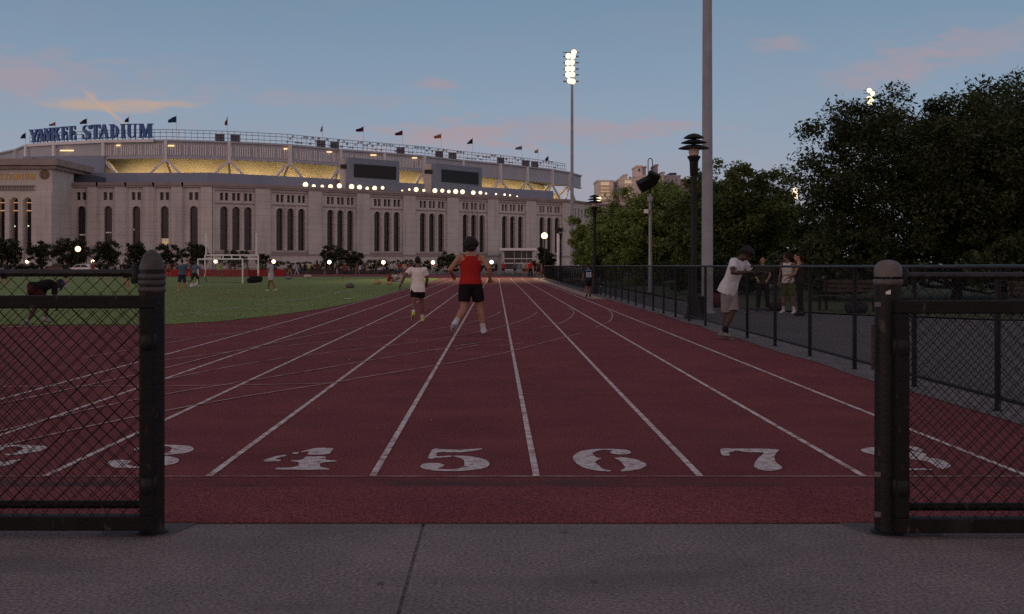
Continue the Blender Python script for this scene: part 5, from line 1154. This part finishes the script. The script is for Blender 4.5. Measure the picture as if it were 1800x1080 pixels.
    if top:
        m = MB(); tl = top_len
        m.tube([pel+rotT @ V((0,0,-.02-tl)), pel+rotT @ V((0,0,.04-tl*.4)), J['waist'], J['chest'], J['shT']+rotT @ V((0,-.01,-.05)), J['shT']+rotT @ V((0,-.01,.025)), J['neck']+rotT @ V((0,-.01,-.02 if not vest else -.045))], [(.207,.162),(.20,.156),(.168,.128),(.19,.135),(.205,.122),(.165,.095),(.072,.068)] if not vest else [(.192,.15),(.188,.146),(.162,.122),(.184,.13),(.165,.118),(.105,.088),(.075,.066)], n+2, side=X1)
        if sleeve:
            for (sh, elb, wr, d2, sg) in arms:
                e2 = sh.lerp(elb, sleeve if isinstance(sleeve, float) else .62); m.tube([sh-rotT @ tw @ V((.08*sg,0,-.01)), sh, e2], [.06,.073,.072], n)
        else:
            for (sh, elb, wr, d2, sg) in arms: m.tube([J['shT']+rotT @ tw @ V((.085*sg,-.06,-.03)), J['shT']+rotT @ tw @ V((.10*sg,-.03,.03)), J['shT']+rotT @ tw @ V((.095*sg,.03,.025)), J['shT']+rotT @ tw @ V((.08*sg,.075,-.04))], [.032]*4, 8)
        part(top_name, m, top if not isinstance(top, tuple) else cloth(top))
    if bottom:
        m = MB()
        if skirt:
            m.tube([pel+V((0,0,.06)), pel+V((0,0,-.08)), pel+V((0,0,-.45)), pel+V((0,0,-.80))], [(.15,.11),(.18,.135),(.21,.18),(.25,.22)], n+2, side=SX)
        else:
            m.tube([pel+rotT @ V((0,0,.08)), pel, pel+V((0,0,-.08)), pel+V((0,0,-.14))], [(.155,.115),(.175,.13),(.17,.13),(.10,.09)], n+2, side=SX)
            for (hip, knee, ank, fw, d2) in legs:
                q = hip.lerp(knee, min(shorts_len, 1)); pts = [hip+V((0,0,.03)), hip.lerp(knee,.35), q]; rr_ = [.10,.107,.10]
                if shorts_len > 1: pts += [knee.lerp(ank, shorts_len-1)]; rr_ = [.10,.10,.078,.062]
                m.tube(pts, rr_, n)
        part(bot_name, m, bottom if not isinstance(bottom, tuple) else cloth(bottom))
    for i, (hip, knee, ank, fw, d2) in enumerate(legs):
        if socks:
            m = MB(); m.tube([knee.lerp(ank,.72), ank.lerp(knee,.05), ank+d2*.03], [.047,.045,.046], n); part('sock', m, cloth(socks, 'sock_knit'), vox, 1)
        if shoes:
            dn = (d2-fw*d2.dot(fw)).normalized(); up = -dn
            m = MB(); m.tube([ank+up*.03-fw*.01, ank-up*.035-fw*.01], [.045,.05], n); m.tube([ank-up*.05-fw*.085, ank-up*.045-fw*.04, ank-up*.038+fw*.05, ank-up*.052+fw*.13, ank-up*.058+fw*.185], [(.03,.024),(.042,.036),(.046,.040),(.044,.028),(.028,.017)], n, side=fw.cross(up))
            part('shoe', m, cloth(shoes, 'shoe_fabric'), vox*.8, 1)
    return t, dict(J=J, legs=legs, arms=arms, dz=dz, s=s, hc=hc, rotT=rotT, pel=pel)
RUN = dict(lean=6, twist=8, legs=[(10,8,10,-1),(-4,3,44,-16)], toe=(2,14), arms=[(-34,26,80,8),(-2,34,76,22)], head=(2,0))
def at(px, py): g = G(px, py); return g.x, g.y
x, y = at(838, 588)
_j, _ = person('jogger in red sleeveless top and black shorts running away down the track', x-.12, y, 0, 1.85, MT['skinA'], RUN, (.36,.022,.024), (.014,.013,.015), (.50,.55,.62), 'big', .0085, sleeve=False, vest=True, shorts_len=.72, socks=(.5,.5,.52), top_len=.02); _j.scale = (1.12, 1.06, 1.0)
x, y = at(738, 566)
person('runner in a loose white t-shirt and black shorts, smaller than the red jogger', x-.05, y, R(6), 1.53, MT['skinC'], dict(lean=3, twist=-6, legs=[(6,3,4),(-14,3,36)], toe=(0,15), arms=[(18,16,40,10),(-28,38,50,-10)], head=(0,-8)), (.78,.73,.71), (.012,.012,.014), (.52,.56,.12), 'short', .0085, shorts_len=.62, top_len=.14, socks=(.6,.6,.58))
# number patch on the jersey walker's back
x, y = at(1034, 522.5)
jt, jd = person('walker in a dark jersey with pale number ten, close to the fence', x, y, R(4), 1.42, MT['skinC'], dict(lean=2, legs=[(14,2,6),(-12,2,10)], arms=[(10,10,18,0),(-12,16,14,0)], head=(8,0)), (.022,.03,.045), (.018,.02,.024), (.02,.018,.02), 'short', .012, shorts_len=.8, top_len=.10)
def on_back(mb, jd, u, v, off=.135):
    p = jd['pel']+jd['rotT'] @ Vector((u, -off, v)); return (p+jd['dz'])*jd['s']
m = MB()
for (u0, u1, v0, v1) in ((-.11,-.055,.08,.33),(-.01,.035,.08,.33),(.085,.13,.08,.33),(.0355,.0845,.08,.12),(.0355,.0845,.29,.33)):
    q = [on_back(m, jd, u, v, o) for o in (.152, .10) for (u, v) in ((u0,v0),(u1,v0),(u1,v1),(u0,v1))]; m.add(q, [(0,1,2,3),(4,7,6,5),(0,4,5,1),(1,5,6,2),(2,6,7,3),(3,7,4,0)])
o = m.build('jersey_number', cloth((.55,.62,.72), 'number_print')); o.parent = jt
m = MB()
for (u0, u1, v0, v1) in ((-.17,.17,.395,.425),(-.12,.12,.455,.475)):
    q = [on_back(m, jd, u, v, o) for o in (.143, .06) for (u, v) in ((u0,v0),(u1,v0),(u1,v1),(u0,v1))]; m.add(q, [(0,1,2,3),(4,7,6,5),(0,4,5,1),(1,5,6,2),(2,6,7,3),(3,7,4,0)])
o = m.build('jersey_stripe', cloth((.16,.32,.55), 'blue_stripe')); o.parent = jt
# the man leaning on the fence with crossed legs
x, y = at(1290, 598)
ft, fd = person('man in white t-shirt and grey shorts leaning on the fence with legs crossed', 4.22, y+.15, R(-132), 1.78, MT['skinB'], dict(lean=22, side=-4, legs=[(-4,-8,4,0),(10,-12,26,10)], toe=(0,12), arms=[(42,34,78,44),(56,26,66,38)], head=(30,10), curl=1.0), (.62,.64,.70), (.24,.225,.235), (.20,.19,.19), 'locs', .0085, shorts_len=.98, top_len=.12, socks=(.02,.02,.02))
def leg_patch(fd, leg, col, name, parent):
    hip, knee, ank, fw, d2 = fd['legs'][leg]; d = (knee-hip).normalized(); sg = 1 if leg == 0 else -1; out = Vector((sg, 0, 0)); out = (out-d*out.dot(d)).normalized(); fr_ = out.cross(d)*sg
    for k, (c, a, b) in enumerate(col):
        m = MB(); vs = []
        for i in range(6):
            f = .22+.6*i/5
            for ang in (a, b): vs.append((hip.lerp(knee, f)+(out*math.cos(ang)+fr_*math.sin(ang))*.112+fd['dz'])*fd['s'])
            for ang in (a, b): vs.append((hip.lerp(knee, f)+(out*math.cos(ang)+fr_*math.sin(ang))*.085+fd['dz'])*fd['s'])
        fs = []
        for i in range(5): q = 4*i; fs += [(q,q+1,q+5,q+4),(q+2,q+6,q+7,q+3),(q,q+4,q+6,q+2),(q+1,q+3,q+7,q+5)]
        m.add(vs, fs+[(0,2,3,1),(20,21,23,22)]); o = m.build(name, cloth(c, 'shorts_stripe')); o.parent = parent
leg_patch(fd, 1, [((.02,.018,.02),-.1,.28),((.42,.04,.03),.29,.75)], 'side_stripe', ft)
# the people beyond the fence
x, y = at(1385, 551)
person('man in a white tank top and green shorts standing on the path beyond the fence', x, y, R(140), 1.68, MT['skinC'], dict(lean=2, legs=[(2,4,4),(-2,5,4)], arms=[(6,8,20,4),(12,10,40,10)], head=(4,-40)), (.62,.58,.60), (.085,.095,.035), (.68,.66,.68), 'full', .012, sleeve=False, vest=True, shorts_len=.95, socks=(.6,.58,.6), top_len=.06, hairc=(.03,.02,.018))
x, y = at(1406, 556)
person('woman in dark top and long dark trousers close to the man in tank top', x, y, R(70), 1.66, MT['skinA'], dict(lean=3, legs=[(2,4,4),(-3,5,4)], arms=[(20,8,50,20),(24,10,60,24)], head=(6,30)), (.03,.02,.022), (.018,.015,.017), (.02,.018,.02), 'tail', .012, sleeve=False, vest=True, shorts_len=1.9, bot_name='trousers', top_len=.02, hairc=(.035,.018,.014))
x, y = at(1341, 548)
person('woman in dark clothes standing behind the fence beside the leaning man', x, y, R(165), 1.58, MT['skinA'], dict(lean=4, legs=[(3,5,4),(0,5,4)], arms=[(14,8,50,20),(14,8,50,20)], head=(4,0)), (.05,.05,.03), (.02,.02,.025), (.05,.05,.05), 'short', .012, shorts_len=1.9, bot_name='trousers', top_len=.06, hairc=(.03,.02,.016))
# the crouching one behind the left gate
x, y = at(58, 573)
person('person in a black top and dark red shorts bending down behind the left gate mesh', x, y, R(-40), 1.62, MT['skinB'], dict(lean=78, legs=[(46,8,62),(22,6,52)], toe=(0,0), arms=[(70,10,20,6),(60,10,25,6)], head=(10,0)), (.012,.012,.014), (.06,.014,.017), (.3,.29,.3), 'short', .012, sleeve=.9, shorts_len=.9, top_len=.03, cap=(.03,.09,.22))
# players and walkers on the field, small in the photograph
ST = dict(lean=3, legs=[(6,6,6),(-6,6,8)], arms=[(8,12,22,4),(-4,14,20,4)], head=(0,0))
WK = dict(lean=3, legs=[(20,3,6),(-18,3,14)], toe=(0,18), arms=[(-16,8,20,0),(16,8,24,0)], head=(0,0))
KN = dict(lean=10, legs=[(30,6,30),(-16,6,50)], toe=(0,20), arms=[(40,14,60,0),(-24,14,60,0)], head=(0,0))
SITP = dict(lean=20, ground=True, legs=[(88,14,50),(88,14,60)], arms=[(40,10,40,6),(40,10,40,6)], head=(6,0))
UP = dict(lean=0, legs=[(6,8,6),(-6,8,8)], arms=[(120,30,40,0),(30,40,60,0)], head=(0,0))
def field_person(px, py, h, hd, skin, pose, top, bot, shoe, label, **k):
    x, y = at(px, py); return person(label, x, y, R(hd), h, skin, pose, top, bot, shoe, k.pop('hair', 'short'), k.pop('vox', .022), **k)
field_person(320, 514, 1.62, 20, MT['skinA'], UP, (.075,.125,.185), (.03,.035,.055), (.55,.30,.12), 'player in a blue t-shirt and dark shorts facing the small goal', shorts_len=.9)
field_person(342, 505, 1.66, -30, MT['skinC'], KN, (.10,.15,.20), (.03,.035,.03), (.5,.5,.55), 'player in a striped grey blue top just left of the small goal', shorts_len=.9)
field_person(386, 492, 1.66, 160, MT['skinC'], dict(UP, arms=[(50,40,50,0),(50,40,50,0)]), (.33,.40,.10), (.12,.10,.10), (.4,.3,.2), 'goalkeeper in a neon green bib in front of the red windscreen', cap=(.03,.06,.10))
field_person(434, 485.5, 1.6, 120, MT['skinC'], WK, (.36,.36,.10), (.3,.25,.1), (.3,.25,.2), 'person in a yellow bib by the right football goalpost')
field_person(476, 513, 1.68, 75, MT['skinC'], WK, (.46,.46,.49), (.44,.44,.47), (.62,.55,.52), 'man in a long white tunic walking across the turf', shorts_len=.7, top_len=.22)
field_person(521.5, 484.5, 1.72, 85, MT['skinC'], dict(WK, legs=[(24,3,2),(-22,3,4)]), (.42,.44,.50), (.42,.44,.50), (.4,.4,.42), 'person all in white striding along the far side of the field', shorts_len=1.9, bot_name='trousers')
field_person(509.5, 484.5, 1.68, -80, MT['skinC'], dict(WK, legs=[(24,3,2),(-22,3,4)]), (.025,.02,.022), (.34,.25,.14), (.1,.1,.1), 'person in a black top and tan trousers at the end of the red windscreen', shorts_len=1.9, bot_name='trousers')
field_person(543, 484, 1.7, 180, MT['skinC'], ST, (.52,.50,.30), (.10,.12,.05), (.1,.1,.1), 'person in a pale yellow top right of the striding white figure')
field_person(557, 484.5, 1.66, 100, MT['skinC'], WK, (.20,.03,.035), (.10,.03,.035), (.2,.2,.2), 'person in dark red clothes before the sparse pair of trees')
field_person(592.5, 485, 1.05, 90, MT['skinA'], WK, (.42,.38,.38), (.36,.32,.33), (.5,.5,.5), 'small child in pale clothes at the far edge of the turf')
field_person(607, 494, 1.72, 100, MT['skinC'], KN, (.24,.045,.045), (.03,.03,.04), (.5,.3,.15), 'player in a faded red shirt running on the far turf')
field_person(645, 483, 1.6, 90, MT['skinC'], WK, (.36,.30,.16), (.32,.27,.16), (.1,.1,.1), 'person in sand coloured clothes before the far hedge')
field_person(184, 500, 1.75, -40, MT['skinA'], KN, (.02,.02,.022), (.07,.02,.022), (.5,.4,.42), 'player in black behind the left gate, nearer the fence clamp')
field_person(222, 505, 1.72, 30, MT['skinA'], KN, (.025,.022,.024), (.02,.02,.02), (.45,.05,.05), 'player in black with red shoes just left of the pointed gate post')
field_person(115, 505, 1.68, 60, MT['skinA'], WK, (.03,.03,.036), (.025,.02,.025), (.4,.32,.36), 'player in dark clothes seen through the left gate mesh')
field_person(7, 508, 1.7, -60, MT['skinA'], WK, (.03,.04,.06), (.02,.02,.025), (.35,.3,.3), 'player in dark blue at the photo edge, seen through the left gate')
field_person(252, 498, 1.62, 150, MT['skinA'], WK, (.22,.03,.035), (.04,.03,.035), (.3,.3,.3), 'player in red partly hidden by the pointed gate post')
field_person(296, 487.5, 1.66, 170, MT['skinA'], ST, (.24,.13,.12), (.10,.05,.05), (.2,.2,.2), 'person in a pink brown top standing at the red windscreen', cap=(.05,.14,.30))
# the group sitting on the turf edge and those standing about them
field_person(683, 496, 1.72, -100, MT['skinC'], SITP, (.28,.025,.03), (.26,.03,.035), (.3,.2,.2), 'person in bright red sitting on the turf, first of the group', sit=True, shorts_len=1.8)
field_person(695, 496, 1.72, 160, MT['skinC'], SITP, (.56,.53,.54), (.30,.28,.3), (.5,.5,.5), 'person in a white shirt sitting on the turf in the middle of the group', sit=True, shorts_len=1.6)
field_person(707, 496, 1.72, 80, MT['skinC'], SITP, (.55,.47,.48), (.46,.42,.46), (.5,.4,.4), 'person in pink white clothes sitting on the turf, last of the group', sit=True, shorts_len=1.6)
field_person(689, 488, 1.74, 180, MT['skinA'], ST, (.42,.40,.44), (.03,.03,.035), (.2,.2,.2), 'person in white top and black trousers standing behind the seated group', shorts_len=1.9, bot_name='trousers')
field_person(702, 486, 1.66, 170, MT['skinA'], ST, (.22,.04,.04), (.05,.14,.22), (.2,.2,.2), 'person in a red top and blue shorts standing over the seated group')
field_person(711, 486, 1.68, 180, MT['skinA'], ST, (.48,.34,.28), (.32,.14,.08), (.3,.2,.2), 'person in peach clothes standing between the seated group and the white shirt runner')
# people round the entrance hall
field_person(884.5, 484.5, 1.74, 170, MT['skinC'], ST, (.40,.03,.03), (.05,.03,.03), (.2,.2,.2), 'person in a red top left of the entrance doors')
field_person(872, 484, 1.70, 200, MT['skinC'], ST, (.03,.03,.03), (.03,.03,.03), (.3,.3,.3), 'person in black standing left of the entrance hall')
field_person(921, 486.5, 1.74, 190, MT['skinA'], ST, (.40,.34,.35), (.04,.04,.045), (.2,.2,.2), 'person in a pale grey top before the entrance doors')
field_person(927, 487, 1.76, 150, MT['skinA'], ST, (.34,.20,.15), (.22,.05,.05), (.2,.2,.2), 'person in a peach top between the grey and the red figures at the doors')
field_person(932.5, 489, 1.80, 185, MT['skinA'], ST, (.45,.022,.022), (.012,.012,.012), (.1,.1,.1), 'person in a bright red top and black trousers right of the entrance doors', shorts_len=1.9, bot_name='trousers')
field_person(952.5, 492, 1.5, 100, MT['skinA'], WK, (.24,.12,.10), (.12,.05,.04), (.55,.5,.5), 'short person in brown where the fence meets the far end of the track')
field_person(947, 489, 1.74, 180, MT['skinA'], ST, (.03,.05,.07), (.02,.02,.022), (.2,.2,.2), 'person in dark blue beside the bush near the entrance hall')

for px, py, h, hd, sk, ps, tp, bt, lab in [(163,489,1.7,40,'skinA',WK,(.25,.05,.05),(.04,.04,.05),'player in a red top on the far turf left of the pointed gate post'),
 (208,488,1.66,-60,'skinC',WK,(.45,.43,.44),(.05,.05,.06),'player in a white top on the far turf left of the pointed gate post'),
 (309,486.5,1.7,120,'skinC',WK,(.35,.05,.05),(.35,.30,.30),'person in a red top and pale shorts before the red windscreen'),
 (332,487,1.68,-90,'skinA',ST,(.30,.20,.20),(.12,.05,.05),'person in a dusty pink top before the red windscreen'),
 (404,486,1.66,60,'skinC',WK,(.28,.08,.07),(.1,.08,.08),'person in a brick red top seen through the goal mouth'),
 (535,484,1.7,90,'skinC',WK,(.03,.03,.035),(.025,.025,.03),'person in black right of the striding white figure'),
 (571,484,1.66,-90,'skinA',ST,(.10,.09,.11),(.05,.05,.06),'person in grey before the sparse pair of trees'),
 (628,483.5,1.7,90,'skinA',WK,(.22,.08,.08),(.05,.04,.05),'person in a dull red top walking behind the far turf'),
 (661,484,1.68,-80,'skinC',WK,(.05,.05,.07),(.03,.03,.04),'person in dark blue walking behind the far turf'),
 (720,485,1.66,170,'skinA',ST,(.24,.06,.06),(.04,.03,.035),'person in a dark red top just left of the white shirt runner'),
 (905,484.5,1.7,180,'skinC',ST,(.12,.10,.11),(.04,.04,.05),'person in grey standing before the blue entrance doors'),
 (941,486,1.7,180,'skinA',ST,(.05,.04,.045),(.03,.025,.03),'person in black right of the bright red top by the doors')]:
    field_person(px, py, h, hd, MT[sk], ps, tp, bt, (.25,.22,.22), lab)
